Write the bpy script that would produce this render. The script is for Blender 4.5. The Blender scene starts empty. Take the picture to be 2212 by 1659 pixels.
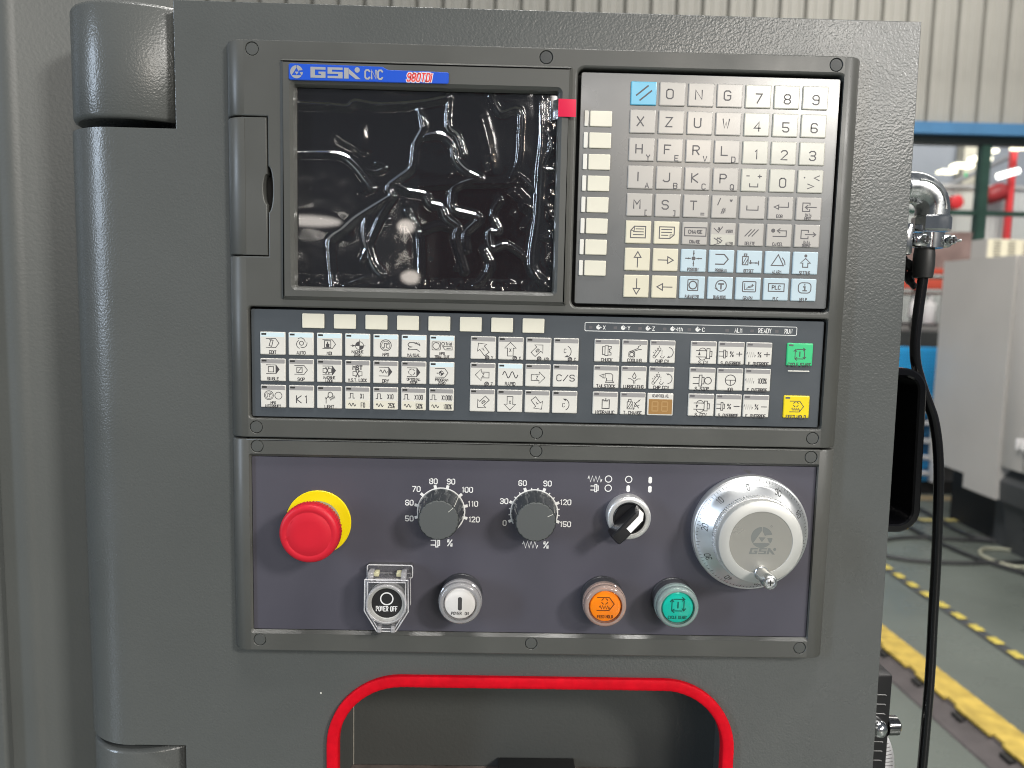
import bpy, bmesh, math, random
from mathutils import Vector, Matrix, noise
from mathutils.geometry import tessellate_polygon
random.seed(7)
S = bpy.context.scene
COL = S.collection
Z0 = 1.35                      # height of the upper control panel's centre above the floor (m)

# ---------------------------------------------------------------- camera
cam_d = bpy.data.cameras.new('camera'); cam = bpy.data.objects.new('camera', cam_d); COL.objects.link(cam)
S.camera = cam
R = [[0.9996298961556961, -0.022609977039036642, -0.015128107946682505],
     [0.020905030764145672, 0.9942869099623819, -0.10467339856051497],
     [0.01740834284193546, 0.10431840497128267, 0.9943915828202415]]
w3 = lambda r: Vector((r[0], r[2], -r[1]))
rt, up, bk = w3(R[0]), -w3(R[1]), -w3(R[2])
M = Matrix.Identity(4)
for i in range(3):
    M[i][0], M[i][1], M[i][2] = rt[i], up[i], bk[i]
M[0][3], M[1][3], M[2][3] = -0.0267322, -0.5228595, Z0 - 0.0355789
cam.matrix_world = M
cam_d.sensor_width = 36; cam_d.lens = 1661 / 2212 * 36
cam_d.clip_start = 0.01; cam_d.clip_end = 200
cam_d.dof.use_dof = True; cam_d.dof.focus_distance = 0.525; cam_d.dof.aperture_fstop = 7.5

# ---------------------------------------------------------------- light of the hall
W = bpy.data.worlds.new('World'); S.world = W; W.use_nodes = True
bg = W.node_tree.nodes['Background']; bg.inputs[0].default_value = (0.82, 0.9, 1.0, 1); bg.inputs[1].default_value = 0.145

def area(name, loc, target, sx, sy, power, col):
    l = bpy.data.lights.new(name, 'AREA'); l.shape = 'ELLIPSE' if 'left_' in name or name.endswith('left') else 'RECTANGLE'; l.size = sx; l.size_y = sy
    l.energy = power; l.color = col
    o = bpy.data.objects.new(name, l); COL.objects.link(o); o.location = loc
    o.rotation_euler = (Vector(target) - Vector(loc)).to_track_quat('-Z', 'Y').to_euler()
    return o
PC = (0, 0, Z0)
area('hall_lamp_key', (3.3, -3.6, 3.55), PC, 0.7, 0.7, 190, (1.0, 0.965, 0.915))
area('hall_lamp_far_right', (4.75, -11.0, 4.75), PC, 2.2, 1.2, 380, (1.0, 0.95, 0.88))
area('hall_lamp_middle', (2.9, -11.5, 3.9), PC, 0.6, 0.4, 60, (1.0, 0.84, 0.66))
area('hall_lamp_centre', (1.2, -11.5, 4.5), PC, 1.0, 0.4, 40, (1.0, 0.95, 0.9))
area('hall_lamp_left', (-2.95, -11.5, 2.5), PC, 0.9, 0.16, 5, (1.0, 0.93, 0.85))
area('hall_lamp_left_two', (-1.5, -11.5, 2.45), PC, 0.26, 0.2, 2.4, (1.0, 0.9, 0.8))
area('hall_lamp_left_three', (-1.42, -11.5, 1.68), PC, 0.3, 0.2, 2.4, (1.0, 0.9, 0.8))
area('hall_window_left', (-5.6, -3.4, 2.6), PC, 0.8, 3.2, 190, (0.70, 0.83, 1.0))
area('hall_lamp_overhead', (0.4, -1.3, 6.2), PC, 2.6, 0.4, 170, (1.0, 0.97, 0.93))
area('aisle_fill_light', (0.2, 1.5, 5.0), (2.4, 2.6, 0.6), 1.6, 1.6, 240, (1.0, 0.95, 0.9))  # added fill light for the lathe side and the floor
area('hall_lamp_back', (5.0, 5.0, 6.5), (4.6, 7.0, 0), 4.0, 4.0, 185, (1.0, 0.96, 0.9))
area('next_hall_fill_light', (8.6, 11.2, 6.6), (8.8, 14.0, 2.6), 3.0, 2.0, 430, (1.0, 0.97, 0.93))  # extra light added to brighten the hall beyond the window

V = S.view_settings
V.view_transform = 'Standard'; V.look = 'None'; V.gamma = 1; V.use_curve_mapping = False; V.exposure = 0.0
S.cycles.max_bounces = 10; S.cycles.transparent_max_bounces = 24
S.cycles.sample_clamp_indirect = 6
S.cycles.filter_width = 1.0

# ================================================================ helpers
WP = {}                                     # world positions of built objects
def world_of(o): return WP.get(o.name, Vector((0, 0, 0)))
def P3(x, d, o): return Vector((x / 1000, -o / 1000, Z0 - d / 1000))     # panel mm (right, down, out) -> world m

def finish(name, verts, faces, mat, parent=None, smooth=35, recalc=True, mats=None, midx=None, origin=None):
    """verts are world metres; one mesh object with its origin at its middle"""
    lo = [min(v[i] for v in verts) for i in range(3)]; hi = [max(v[i] for v in verts) for i in range(3)]
    c = Vector(((lo[0] + hi[0]) / 2, (lo[1] + hi[1]) / 2, (lo[2] + hi[2]) / 2)) if origin is None else Vector(origin)
    me = bpy.data.meshes.new(name)
    me.from_pydata([Vector(v) - c for v in verts], [], faces)
    if mats:
        for m_ in mats: me.materials.append(m_)
        if midx: me.polygons.foreach_set('material_index', midx)
    else: me.materials.append(mat)
    if recalc:
        b = bmesh.new(); b.from_mesh(me); bmesh.ops.recalc_face_normals(b, faces=b.faces); b.to_mesh(me); b.free()
    if smooth:
        me.polygons.foreach_set('use_smooth', [True] * len(me.polygons))
        me.set_sharp_from_angle(angle=math.radians(smooth))
    return place(name, me, c, parent)

def place(name, me, wpos, parent=None):
    o = bpy.data.objects.new(name, me); COL.objects.link(o)
    if parent is not None:
        o.parent = parent; o.location = Vector(wpos) - world_of(parent)
    else: o.location = wpos
    WP[o.name] = Vector(wpos)
    return o

def tag(o, label, cat=None, group=None, kind=None):
    o['label'] = label
    if cat: o['category'] = cat
    if group: o['group'] = group
    if kind: o['kind'] = kind
    return o

def thing(name, wpos, label, cat, group=None):
    return tag(place(name, None, wpos), label, cat, group)

class MB:
    """mesh builder; default space panel mm (x, down, out)"""
    def __init__(s, world=False): s.v = []; s.f = []; s.w = world
    def add(s, pts, faces):
        n = len(s.v)
        s.v += [Vector(p) if s.w else P3(*p) for p in pts]
        s.f += [tuple(i + n for i in f) for f in faces]
    def build(s, name, mat, parent=None, smooth=35, **k): return finish(name, s.v, s.f, mat, parent, smooth, **k)
    # -- shapes
    def box(s, a, b, bev=0):
        lo = [min(a[i], b[i]) for i in range(3)]; hi = [max(a[i], b[i]) for i in range(3)]
        if bev <= 0:
            p = [(x, y, z) for x in (lo[0], hi[0]) for y in (lo[1], hi[1]) for z in (lo[2], hi[2])]
            s.add(p, [(0, 1, 3, 2), (4, 6, 7, 5), (0, 4, 5, 1), (2, 3, 7, 6), (0, 2, 6, 4), (1, 5, 7, 3)])
        else:
            bm = bmesh.new(); bmesh.ops.create_cube(bm, size=1)
            for v in bm.verts: v.co = Vector([(lo[i] + hi[i]) / 2 + v.co[i] * (hi[i] - lo[i]) for i in range(3)])
            bmesh.ops.bevel(bm, geom=bm.edges[:], offset=bev, segments=2, profile=0.5, affect='EDGES')
            bm.verts.index_update()
            s.add([v.co.copy() for v in bm.verts], [tuple(v.index for v in f.verts) for f in bm.faces]); bm.free()
    def lathe(s, prof, cx, cd, seg=48, fn=None):
        """revolve (r, out) profile about the out axis; fn(r,o,angle)->r"""
        p = []; f = []
        for (r, o) in prof:
            for i in range(seg):
                a = 2 * math.pi * i / seg
                rr = fn(r, o, a) if fn else r
                p.append((cx + rr * math.cos(a), cd + rr * math.sin(a), o))
        for j in range(len(prof) - 1):
            for i in range(seg):
                k = (i + 1) % seg
                f.append((j * seg + i, j * seg + k, (j + 1) * seg + k, (j + 1) * seg + i))
        n = len(prof)
        if prof[-1][0] > 0.001: f.append(tuple((n - 1) * seg + i for i in range(seg)))
        if prof[0][0] > 0.001: f.append(tuple(reversed(range(seg))))
        s.add(p, f)
    def plate(s, loops, o0, o1, bev):
        """loops: outer polygon first, then holes, each [(x,d)...]; bev: list of (width, depth, segments)"""
        caps = []
        for li, lp in enumerate(loops):
            lp = orient(lp, li == 0)
            b, dep, ns = bev[li] if isinstance(bev, list) else bev
            rings = []
            for k in range(ns + 1):
                t = k / ns
                if ns == 1: w_, h_ = b * (1 - t), dep * t
                else: w_, h_ = b * (1 - math.sin(t * math.pi / 2)), dep * (1 - math.cos(t * math.pi / 2))
                rings.append([(x, d, o1 - h_) for (x, d) in offset(lp, w_)])
            caps.append([(x, d) for (x, d, _) in rings[0]])
            rings.append([(x, d, o0) for (x, d) in lp])
            n = len(lp); pts = [q for r_ in rings for q in r_]
            s.add(pts, [(j * n + i, j * n + (i + 1) % n, (j + 1) * n + (i + 1) % n, (j + 1) * n + i)
                        for j in range(len(rings) - 1) for i in range(n)])
        tri = tessellate_polygon([[Vector((x, d, 0)) for (x, d) in c] for c in caps])
        flat = [q for c in caps for q in c]
        s.add([(x, d, o1) for (x, d) in flat], tri)
    def prism(s, prof, d0, d1, closed=True):
        """extrude an (x,out) profile along down"""
        n = len(prof)
        s.add([(x, d0, o) for x, o in prof] + [(x, d1, o) for x, o in prof],
              [(i, (i + 1) % n, n + (i + 1) % n, n + i) for i in range(n if closed else n - 1)])
        if closed:
            s.add([(x, d0, o) for x, o in prof], [tuple(range(n))]); s.add([(x, d1, o) for x, o in prof], [tuple(range(n))])
    def tube(s, pts, rad, seg=12, caps=True):
        P = [Vector(p) for p in pts]; n = len(P)
        if not isinstance(rad, (list, tuple)): rad = [rad] * n
        t = [(P[min(i + 1, n - 1)] - P[max(i - 1, 0)]).normalized() for i in range(n)]
        u = t[0].orthogonal().normalized(); out = []
        for i in range(n):
            u = (u - t[i] * u.dot(t[i])).normalized(); v = t[i].cross(u)
            for k in range(seg):
                a = 2 * math.pi * k / seg
                out.append(P[i] + (u * math.cos(a) + v * math.sin(a)) * rad[i])
        f = [(i * seg + k, i * seg + (k + 1) % seg, (i + 1) * seg + (k + 1) % seg, (i + 1) * seg + k)
             for i in range(n - 1) for k in range(seg)]
        if caps: f += [tuple(reversed(range(seg))), tuple((n - 1) * seg + k for k in range(seg))]
        s.add(out, f)

def orient(lp, ccw):
    a = sum(lp[i][0] * lp[(i + 1) % len(lp)][1] - lp[(i + 1) % len(lp)][0] * lp[i][1] for i in range(len(lp)))
    return list(lp) if (a > 0) == ccw else list(reversed(lp))
def offset(lp, b):
    """move each vertex left of the travel direction (into the material) by b"""
    if abs(b) < 1e-9: return list(lp)
    n = len(lp); out = []
    for i in range(n):
        p0, p1, p2 = Vector(lp[i - 1]), Vector(lp[i]), Vector(lp[(i + 1) % n])
        e1 = (p1 - p0).normalized(); e2 = (p2 - p1).normalized()
        n1 = Vector((-e1.y, e1.x)); n2 = Vector((-e2.y, e2.x))
        m = n1 + n2; q = m.dot(n1)
        out.append(tuple(p1 + m * (b / max(q, 0.3))))
    return out
def rrect(x0, d0, x1, d1, r, n=5):
    if r <= 0: return [(x0, d0), (x1, d0), (x1, d1), (x0, d1)]
    p = []
    for cx, cd, a0 in ((x1 - r, d0 + r, -90), (x1 - r, d1 - r, 0), (x0 + r, d1 - r, 90), (x0 + r, d0 + r, 180)):
        for i in range(n + 1):
            a = math.radians(a0 + 90 * i / n); p.append((cx + r * math.cos(a), cd + r * math.sin(a)))
    return p
def circ(cx, cd, r, n=28): return [(cx + r * math.cos(2 * math.pi * i / n), cd + r * math.sin(2 * math.pi * i / n)) for i in range(n)]
def arc(cx, cd, r, a0, a1, n=None):
    n = n or max(4, int(abs(a1 - a0) / 14))
    return [(cx + r * math.cos(math.radians(a0 + (a1 - a0) * i / n)), cd + r * math.sin(math.radians(a0 + (a1 - a0) * i / n))) for i in range(n + 1)]
def spline(pts, n=8):
    P = [Vector(p) for p in pts]; out = []
    for i in range(len(P) - 1):
        a, b, c, d = P[max(i - 1, 0)], P[i], P[i + 1], P[min(i + 2, len(P) - 1)]
        for k in range(n):
            t = k / n
            out.append(0.5 * ((2 * b) + (c - a) * t + (2 * a - 5 * b + 4 * c - d) * t * t + (3 * b - a - 3 * c + d) * t ** 3))
    return out + [P[-1]]

# ---------------------------------------------------------------- stroke lettering
GL = {'A': ['062046', '1434'], 'B': ['06003041423303', '3344453606'], 'C': ['4130100105163645'], 'D': ['06003041453606'],
 'E': ['40000646', '0333'], 'F': ['400006', '0333'], 'G': ['41301001051636454323'], 'H': ['0006', '4046', '0343'], 'I': ['0006'],
 'J': ['4045361605'], 'K': ['0006', '400346'], 'L': ['000646'], 'M': ['0600234046'], 'N': ['06004640'], 'O': ['103041453616050110'],
 'P': ['06003041423303'], 'Q': ['103041453616050110', '2446'], 'R': ['06003041423303', '2346'], 'S': ['413010010213334445361605'],
 'T': ['0040', '2026'], 'U': ['000516364540'], 'V': ['002640'], 'W': ['0016223640'], 'X': ['0046', '4006'], 'Y': ['002340', '2326'],
 'Z': ['00400646'], '0': ['103041453616050110'], '1': ['112026'], '2': ['01103041420646'], '3': ['011030414233', '13334445361605'],
 '4': ['36300444'], '5': ['400003334445361605'], '6': ['4130100105163645443303'], '7': ['004016'],
 '8': ['103041423313020110', '13334445361605040413'.replace('0404', '04')], '9': ['0516364541301001021343'], '/': ['0640'],
 '-': ['0343'], '+': ['0343', '2125'], '=': ['0242', '0444'], '.': ['1516'], '*': ['2023', '0032', '4012'], '#': ['1006', '3026', '0242', '0444'],
 '[': ['20000626'], ']': ['00202606'], '<': ['400346'], '>': ['004306'], '%': ['0640', '001012020000', '344446363434'],
 'a': ['12324346160514 44'.replace(' ', '')], 't': ['10152646', '0232'], 'h': ['0006', '03123243', '4346'], 'r': ['0206', '041333'],
 'i': ['0206', '0001'], 'l': ['0006']}
GW = {'I': 0, 'i': 0, 'l': 0, '.': 1, '[': 2, ']': 2, 'r': 3, '1': 2.6, ' ': 2}
class Ink:
    """flat print: strokes and fills on a surface; every stroke lies a hair above the last so none are coplanar"""
    def __init__(s, at, u=1.0, fn=None): s.at = at; s.u = u; s.fn = fn; s.m = MB(); s.h = 0.0; s.q = 0.02; s.wk = 1.0
    def _p(s, p, h):
        if s.fn: return s.fn(p[0], p[1], h)
        return (s.at[0] + p[0] * s.u, s.at[1] + p[1] * s.u, s.at[2] + s.q + h)
    def line(s, pts, w=4.0, closed=False):
        w = w * s.wk
        pts = [Vector(p[:2]) for p in pts]
        pts = [p for i, p in enumerate(pts) if i == 0 or (p - pts[i - 1]).length > 1e-6]
        if closed and (pts[0] - pts[-1]).length < 1e-6: pts = pts[:-1]
        n = len(pts); L = []; Rr = []
        for i in range(n):
            a = pts[i - 1] if (i > 0 or closed) else None; b = pts[(i + 1) % n] if (i < n - 1 or closed) else None
            e1 = (pts[i] - a).normalized() if a is not None else (b - pts[i]).normalized()
            e2 = (b - pts[i]).normalized() if b is not None else e1
            n1 = Vector((-e1.y, e1.x)); n2 = Vector((-e2.y, e2.x)); m_ = n1 + n2
            m_ = m_ / max(m_.dot(n1), 0.45) if m_.length > 1e-6 else n1
            ext = Vector((0, 0))
            if not closed and i == 0: ext = -e2 * w * .3
            if not closed and i == n - 1: ext = e1 * w * .3
            L.append(pts[i] + m_ * w / 2 + ext); Rr.append(pts[i] - m_ * w / 2 + ext)
        k = n if closed else n - 1
        s.m.add([s._p(p, s.h) for p in L + Rr], [(i, (i + 1) % n, n + (i + 1) % n, n + i) for i in range(k)])
        s.h += 0.003; return s
    def fill(s, pts):
        tri = tessellate_polygon([[Vector((p[0], p[1], 0)) for p in pts]])
        s.m.add([s._p(p, s.h) for p in pts], tri); s.h += 0.003; return s
    def circle(s, x, y, r, w=4.0): return s.line(circ(x, y, r, 24), w, True)
    def disc(s, x, y, r): return s.fill(circ(x, y, r, 20))
    def text(s, t, x, y, h, wd=1.0, w=4.0, slant=0.0, rot=0.0, gap=1.7):
        """centred on x,y; cap height h"""
        k = h / 6; kx = k * wd
        tot = sum(GW.get(c, 4) for c in t) * kx + gap * k * (len(t) - 1) * (0.5 + 0.5 * wd)
        cx = -tot / 2; ca, sa = math.cos(rot), math.sin(rot)
        for c in t:
            for st in GL.get(c, []):
                pl = []
                for i in range(0, len(st), 2):
                    px = cx + int(st[i]) * kx - slant * (int(st[i + 1]) - 3) * k; py = (int(st[i + 1]) - 3) * k
                    pl.append((x + px * ca - py * sa, y + px * sa + py * ca))
                s.line(pl, w)
            cx += GW.get(c, 4) * kx + gap * k * (0.5 + 0.5 * wd)
        return s
    def build(s, name, mat, parent): return s.m.build(name, mat, parent, smooth=0, recalc=False) if s.m.v else None

# ---------------------------------------------------------------- materials
MATS = {}
def mat(name, col, rough=0.5, metal=0.0, bump=None, coat=0.0, vary=None, spec=0.5, aniso=0.0, emit=None, rvary=None, crough=0.12):
    m = bpy.data.materials.new(name); m.use_nodes = True; nt = m.node_tree; N = nt.nodes; Lk = nt.links
    b = N['Principled BSDF']
    b.inputs['Base Color'].default_value = (*col, 1); b.inputs['Roughness'].default_value = rough
    b.inputs['Metallic'].default_value = metal; b.inputs['Specular IOR Level'].default_value = spec
    b.inputs['Coat Weight'].default_value = coat; b.inputs['Coat Roughness'].default_value = crough
    if aniso: b.inputs['Anisotropic'].default_value = aniso
    tc = N.new('ShaderNodeTexCoord')
    if bump:
        sc, st, dist = bump[:3]; det = bump[3] if len(bump) > 3 else 2
        nz = N.new('ShaderNodeTexNoise'); nz.inputs['Scale'].default_value = sc; nz.inputs['Detail'].default_value = det
        nz.inputs['Roughness'].default_value = 0.45
        bp = N.new('ShaderNodeBump'); bp.inputs['Strength'].default_value = st; bp.inputs['Distance'].default_value = dist
        Lk.new(tc.outputs['Object'], nz.inputs['Vector']); Lk.new(nz.outputs['Fac'], bp.inputs['Height']); Lk.new(bp.outputs[0], b.inputs['Normal'])
    if vary:
        sc, amt = vary
        nz = N.new('ShaderNodeTexNoise'); nz.inputs['Scale'].default_value = sc; nz.inputs['Detail'].default_value = 5
        Lk.new(tc.outputs['Object'], nz.inputs['Vector'])
        mx = N.new('ShaderNodeMix'); mx.data_type = 'RGBA'
        mx.inputs['A'].default_value = (*[c * (1 - amt) for c in col], 1); mx.inputs['B'].default_value = (*[min(1, c * (1 + amt)) for c in col], 1)
        rp = N.new('ShaderNodeMapRange'); rp.inputs['From Min'].default_value = 0.3; rp.inputs['From Max'].default_value = 0.7
        Lk.new(nz.outputs['Fac'], rp.inputs['Value']); Lk.new(rp.outputs[0], mx.inputs['Factor']); Lk.new(mx.outputs['Result'], b.inputs['Base Color'])
    if rvary:
        sc, lo, hi = rvary
        nz = N.new('ShaderNodeTexNoise'); nz.inputs['Scale'].default_value = sc; nz.inputs['Detail'].default_value = 6
        Lk.new(tc.outputs['Object'], nz.inputs['Vector'])
        rp = N.new('ShaderNodeMapRange'); rp.inputs['From Min'].default_value = 0.35; rp.inputs['From Max'].default_value = 0.65
        rp.inputs['To Min'].default_value = lo; rp.inputs['To Max'].default_value = hi
        Lk.new(nz.outputs['Fac'], rp.inputs['Value']); Lk.new(rp.outputs[0], b.inputs['Roughness'])
    if emit:
        b.inputs['Emission Color'].default_value = (*emit[:3], 1); b.inputs['Emission Strength'].default_value = emit[3]
    MATS[name] = m; return m
def clear_mat(name, tint, rough, f0, haze=0.0, hazecol=(0.8, 0.8, 0.8)):
    """thin clear plastic: see-through plus Fresnel gloss, a little milky"""
    m = bpy.data.materials.new(name); m.use_nodes = True; nt = m.node_tree; N = nt.nodes; Lk = nt.links
    N.remove(N['Principled BSDF']); out = N['Material Output']
    tr = N.new('ShaderNodeBsdfTransparent'); tr.inputs[0].default_value = (*tint, 1)
    gl = N.new('ShaderNodeBsdfGlossy'); gl.inputs['Roughness'].default_value = rough; gl.inputs[0].default_value = (1, 1, 1, 1)
    df = N.new('ShaderNodeBsdfDiffuse'); df.inputs[0].default_value = (*hazecol, 1)
    fr = N.new('ShaderNodeFresnel'); fr.inputs[0].default_value = f0
    m1 = N.new('ShaderNodeMixShader'); m1.inputs[0].default_value = haze
    m2 = N.new('ShaderNodeMixShader')
    Lk.new(tr.outputs[0], m1.inputs[1]); Lk.new(df.outputs[0], m1.inputs[2])
    Lk.new(fr.outputs[0], m2.inputs[0]); Lk.new(m1.outputs[0], m2.inputs[1]); Lk.new(gl.outputs[0], m2.inputs[2]); Lk.new(m2.outputs[0], out.inputs[0])
    MATS[name] = m; return m

PAINT = mat('textured_grey_paint', (0.094, 0.099, 0.095), 0.25, bump=(720, 0.3, 0.0006, 1.2), vary=(7, 0.08), rvary=(16, 0.23, 0.31))
PAINT_SM = mat('smooth_grey_paint', (0.096, 0.102, 0.098), 0.4, bump=(430, 0.22, 0.0005, 1.5), vary=(9, 0.05))
BEZEL = mat('moulded_grey_plastic', (0.084, 0.085, 0.078), 0.42, bump=(2600, 0.10, 0.0002), vary=(14, 0.07), rvary=(18, 0.3, 0.48))
CAPM = mat('grey_cap_plastic', (0.07, 0.073, 0.068), 0.55, vary=(60, 0.06))
CAPD = mat('dark_cap_plastic', (0.048, 0.051, 0.05), 0.55, vary=(60, 0.06))
MEMB = mat('slate_membrane', (0.068, 0.078, 0.088), 0.34, coat=0.35, bump=(900, 0.05, 0.0002), vary=(18, 0.07), rvary=(30, 0.28, 0.42))
MEMB2 = mat('slate_membrane_glossy', (0.125, 0.13, 0.132), 0.4, coat=1.0, crough=0.22, bump=(900, 0.05, 0.0002), vary=(18, 0.07), rvary=(26, 0.22, 0.38))
PLATE = mat('violet_grey_plate', (0.072, 0.069, 0.088), 0.5, bump=(1500, 0.06, 0.0002), vary=(9, 0.08), rvary=(14, 0.36, 0.56))
KEYG = mat('key_warm_grey', (0.45, 0.427, 0.395), 0.36, coat=0.6, crough=0.18, rvary=(70, 0.28, 0.46), vary=(40, 0.03))
KEYF = mat('key_light_grey', (0.70, 0.68, 0.625), 0.36, coat=0.6, crough=0.18, rvary=(70, 0.28, 0.46), vary=(40, 0.03))
KEYN = mat('key_number_cream', (0.54, 0.528, 0.46), 0.36, coat=0.6, crough=0.18, rvary=(70, 0.28, 0.46), vary=(40, 0.03))
KEYC = mat('key_cream', (0.70, 0.655, 0.51), 0.36, coat=0.6, crough=0.18, rvary=(70, 0.28, 0.46), vary=(40, 0.03))
KEYW = mat('key_ivory', (0.72, 0.69, 0.575), 0.38, coat=0.3, vary=(60, 0.04))
KEYE = mat('key_white_edge', (0.74, 0.72, 0.66), 0.4)
KEYB = mat('key_pale_blue', (0.50, 0.62, 0.68), 0.36, coat=0.6, crough=0.18, rvary=(70, 0.28, 0.46), vary=(40, 0.03))
KEYR = mat('key_sky_blue', (0.12, 0.46, 0.66), 0.36, coat=0.6, crough=0.18, rvary=(70, 0.28, 0.46))
KEYGR = mat('key_green', (0.05, 0.56, 0.22), 0.36, coat=0.3)
KEYY = mat('key_yellow', (0.86, 0.66, 0.01), 0.36, coat=0.3)
BANDG = mat('band_grey', (0.31, 0.30, 0.295), 0.4)
BANDB = mat('band_pale_blue', (0.62, 0.76, 0.80), 0.4)
LEDD = mat('led_window_dark', (0.045, 0.045, 0.042), 0.3)
LEDG = mat('led_window_grey', (0.13, 0.125, 0.13), 0.3)
INK = mat('ink_dark', (0.06, 0.057, 0.06), 0.5)
INKG = mat('ink_grey', (0.10, 0.095, 0.10), 0.5)
INKW = mat('ink_white', (0.80, 0.80, 0.78), 0.5)
AMBER = mat('amber_display', (0.36, 0.20, 0.07), 0.3)
AMBER2 = mat('amber_segment', (0.45, 0.27, 0.11), 0.3)
BLACKP = mat('black_plastic', (0.012, 0.012, 0.013), 0.32, bump=(1200, 0.08, 0.0002))
BLACKM = mat('black_matt', (0.012, 0.012, 0.012), 0.6)
GLOSSB = mat('glossy_black', (0.004, 0.004, 0.005), 0.08, spec=0.45)
SCREEN = mat('screen_glass', (0.005, 0.005, 0.007), 0.02, spec=0.5)
COLLAR = mat('dark_grey_collar', (0.04, 0.041, 0.046), 0.4)
RUBBER = mat('black_rubber', (0.02, 0.021, 0.021), 0.48, bump=(900, 0.1, 0.0002))
CABLE = mat('cable_sheath', (0.006, 0.006, 0.007), 0.16)
BLUE = mat('nameplate_blue', (0.012, 0.085, 0.56), 0.3, coat=0.4)
SILVER = mat('silver_print', (0.55, 0.55, 0.56), 0.35, metal=0.6)
REDI = mat('red_print', (0.72, 0.03, 0.03), 0.4)
REDP = mat('red_button_plastic', (0.58, 0.012, 0.028), 0.45, spec=0.35, bump=(900, 0.05, 0.0002), vary=(50, 0.05))
REDT = mat('red_edge_rubber', (0.62, 0.002, 0.012), 0.62, spec=0.15, bump=(260, 0.3, 0.0006), vary=(160, 0.10))
TABR = mat('red_tape', (0.70, 0.01, 0.06), 0.4)
YEL = mat('yellow_collar', (0.86, 0.66, 0.0), 0.4)
GREYR = mat('grey_ring', (0.22, 0.22, 0.22), 0.4)
KNOBS = mat('knob_gloss_side', (0.038, 0.043, 0.045), 0.16, coat=0.5)
KNOBF = mat('knob_matt_face', (0.085, 0.091, 0.09), 0.6, bump=(1500, 0.1, 0.0002))
SATIN = mat('satin_aluminium', (0.82, 0.82, 0.81), 0.34, metal=0.7, bump=(1400, 0.05, 0.0002), aniso=0.4)
ALU = mat('brushed_aluminium', (0.74, 0.755, 0.76), 0.34, metal=0.85, aniso=0.6, rvary=(30, 0.32, 0.42))
ALUW = mat('matt_silver_face', (0.64, 0.64, 0.61), 0.48, metal=0.55, rvary=(30, 0.42, 0.54))
STEEL = mat('brushed_steel_inlay', (0.40, 0.39, 0.355), 0.36, metal=0.45, aniso=0.6, rvary=(40, 0.26, 0.36))
CHROME = mat('chrome', (0.72, 0.73, 0.74), 0.1, metal=1.0, rvary=(60, 0.06, 0.18))
ZINC = mat('zinc_casting', (0.62, 0.64, 0.65), 0.24, metal=1.0, bump=(300, 0.1, 0.0004), rvary=(80, 0.16, 0.34))
ORANGE = mat('orange_lens', (1.0, 0.26, 0.0), 0.3, coat=0.4)
TEAL = mat('teal_lens', (0.0, 0.5, 0.38), 0.3, coat=0.4)
WHITEB = mat('white_button', (0.78, 0.76, 0.74), 0.35, coat=0.3)
CLEARG = clear_mat('clear_guard', (0.95, 0.95, 0.96), 0.06, 1.45, 0.06, (0.9, 0.9, 0.92)); CLEARX = clear_mat('guard_highlight_white', (0.95, 0.95, 0.96), 0.1, 1.5, 0.55, (0.92, 0.91, 0.93))  # second one is whitened to paint the bright edges of the clear sheet
YCLR = mat('yellowed_clip', (0.55, 0.53, 0.34), 0.3)
CLEAR = clear_mat('clear_plastic', (0.93, 0.93, 0.94), 0.08, 1.45, 0.26, (0.95, 0.93, 0.94))
CLEARO = clear_mat('clear_plastic_orange_glow', (0.95, 0.85, 0.80), 0.08, 1.45, 0.32, (0.95, 0.7, 0.6))
CLEART = clear_mat('clear_plastic_teal_glow', (0.84, 0.95, 0.92), 0.08, 1.45, 0.28, (0.72, 0.9, 0.86))
FILM = clear_mat('protective_film', (0.96, 0.96, 0.96), 0.085, 1.5, 0.010, (0.8, 0.8, 0.82))
PANE = clear_mat('window_glass', (0.92, 0.94, 0.94), 0.02, 1.2)

exec_order = None
# ================================================================ the large structure
# ---- workshop floor
b = MB(True); b.add([(-14, -14, 0), (16, -14, 0), (16, 9.0, 0), (-14, 9.0, 0)], [(0, 1, 2, 3)])
FLOORM = mat('green_grey_floor', (0.118, 0.135, 0.12), 0.32, vary=(0.9, 0.22), rvary=(2.2, 0.2, 0.45), bump=(40, 0.05, 0.002))
tag(b.build('floor', FLOORM, smooth=0), 'green grey painted workshop floor', kind='structure')
FLOOR2 = mat('far_hall_floor', (0.2, 0.21, 0.2), 0.4)
b = MB(True); b.add([(-14, 9.0, -0.004), (16, 9.0, -0.004), (16, 20, -0.004), (-14, 20, -0.004)], [(0, 1, 2, 3)])
tag(b.build('far_hall_floor', FLOOR2, smooth=0), 'floor of the hall beyond the window', kind='structure')

YELP = mat('yellow_floor_paint', (0.55, 0.45, 0.09), 0.55, vary=(30, 0.3))
DARKP = mat('dark_floor_stripe', (0.055, 0.06, 0.065), 0.5, vary=(12, 0.2))
YELP2 = mat('worn_yellow_floor_paint', (0.5, 0.43, 0.16), 0.5, vary=(12, 0.2))
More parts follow.
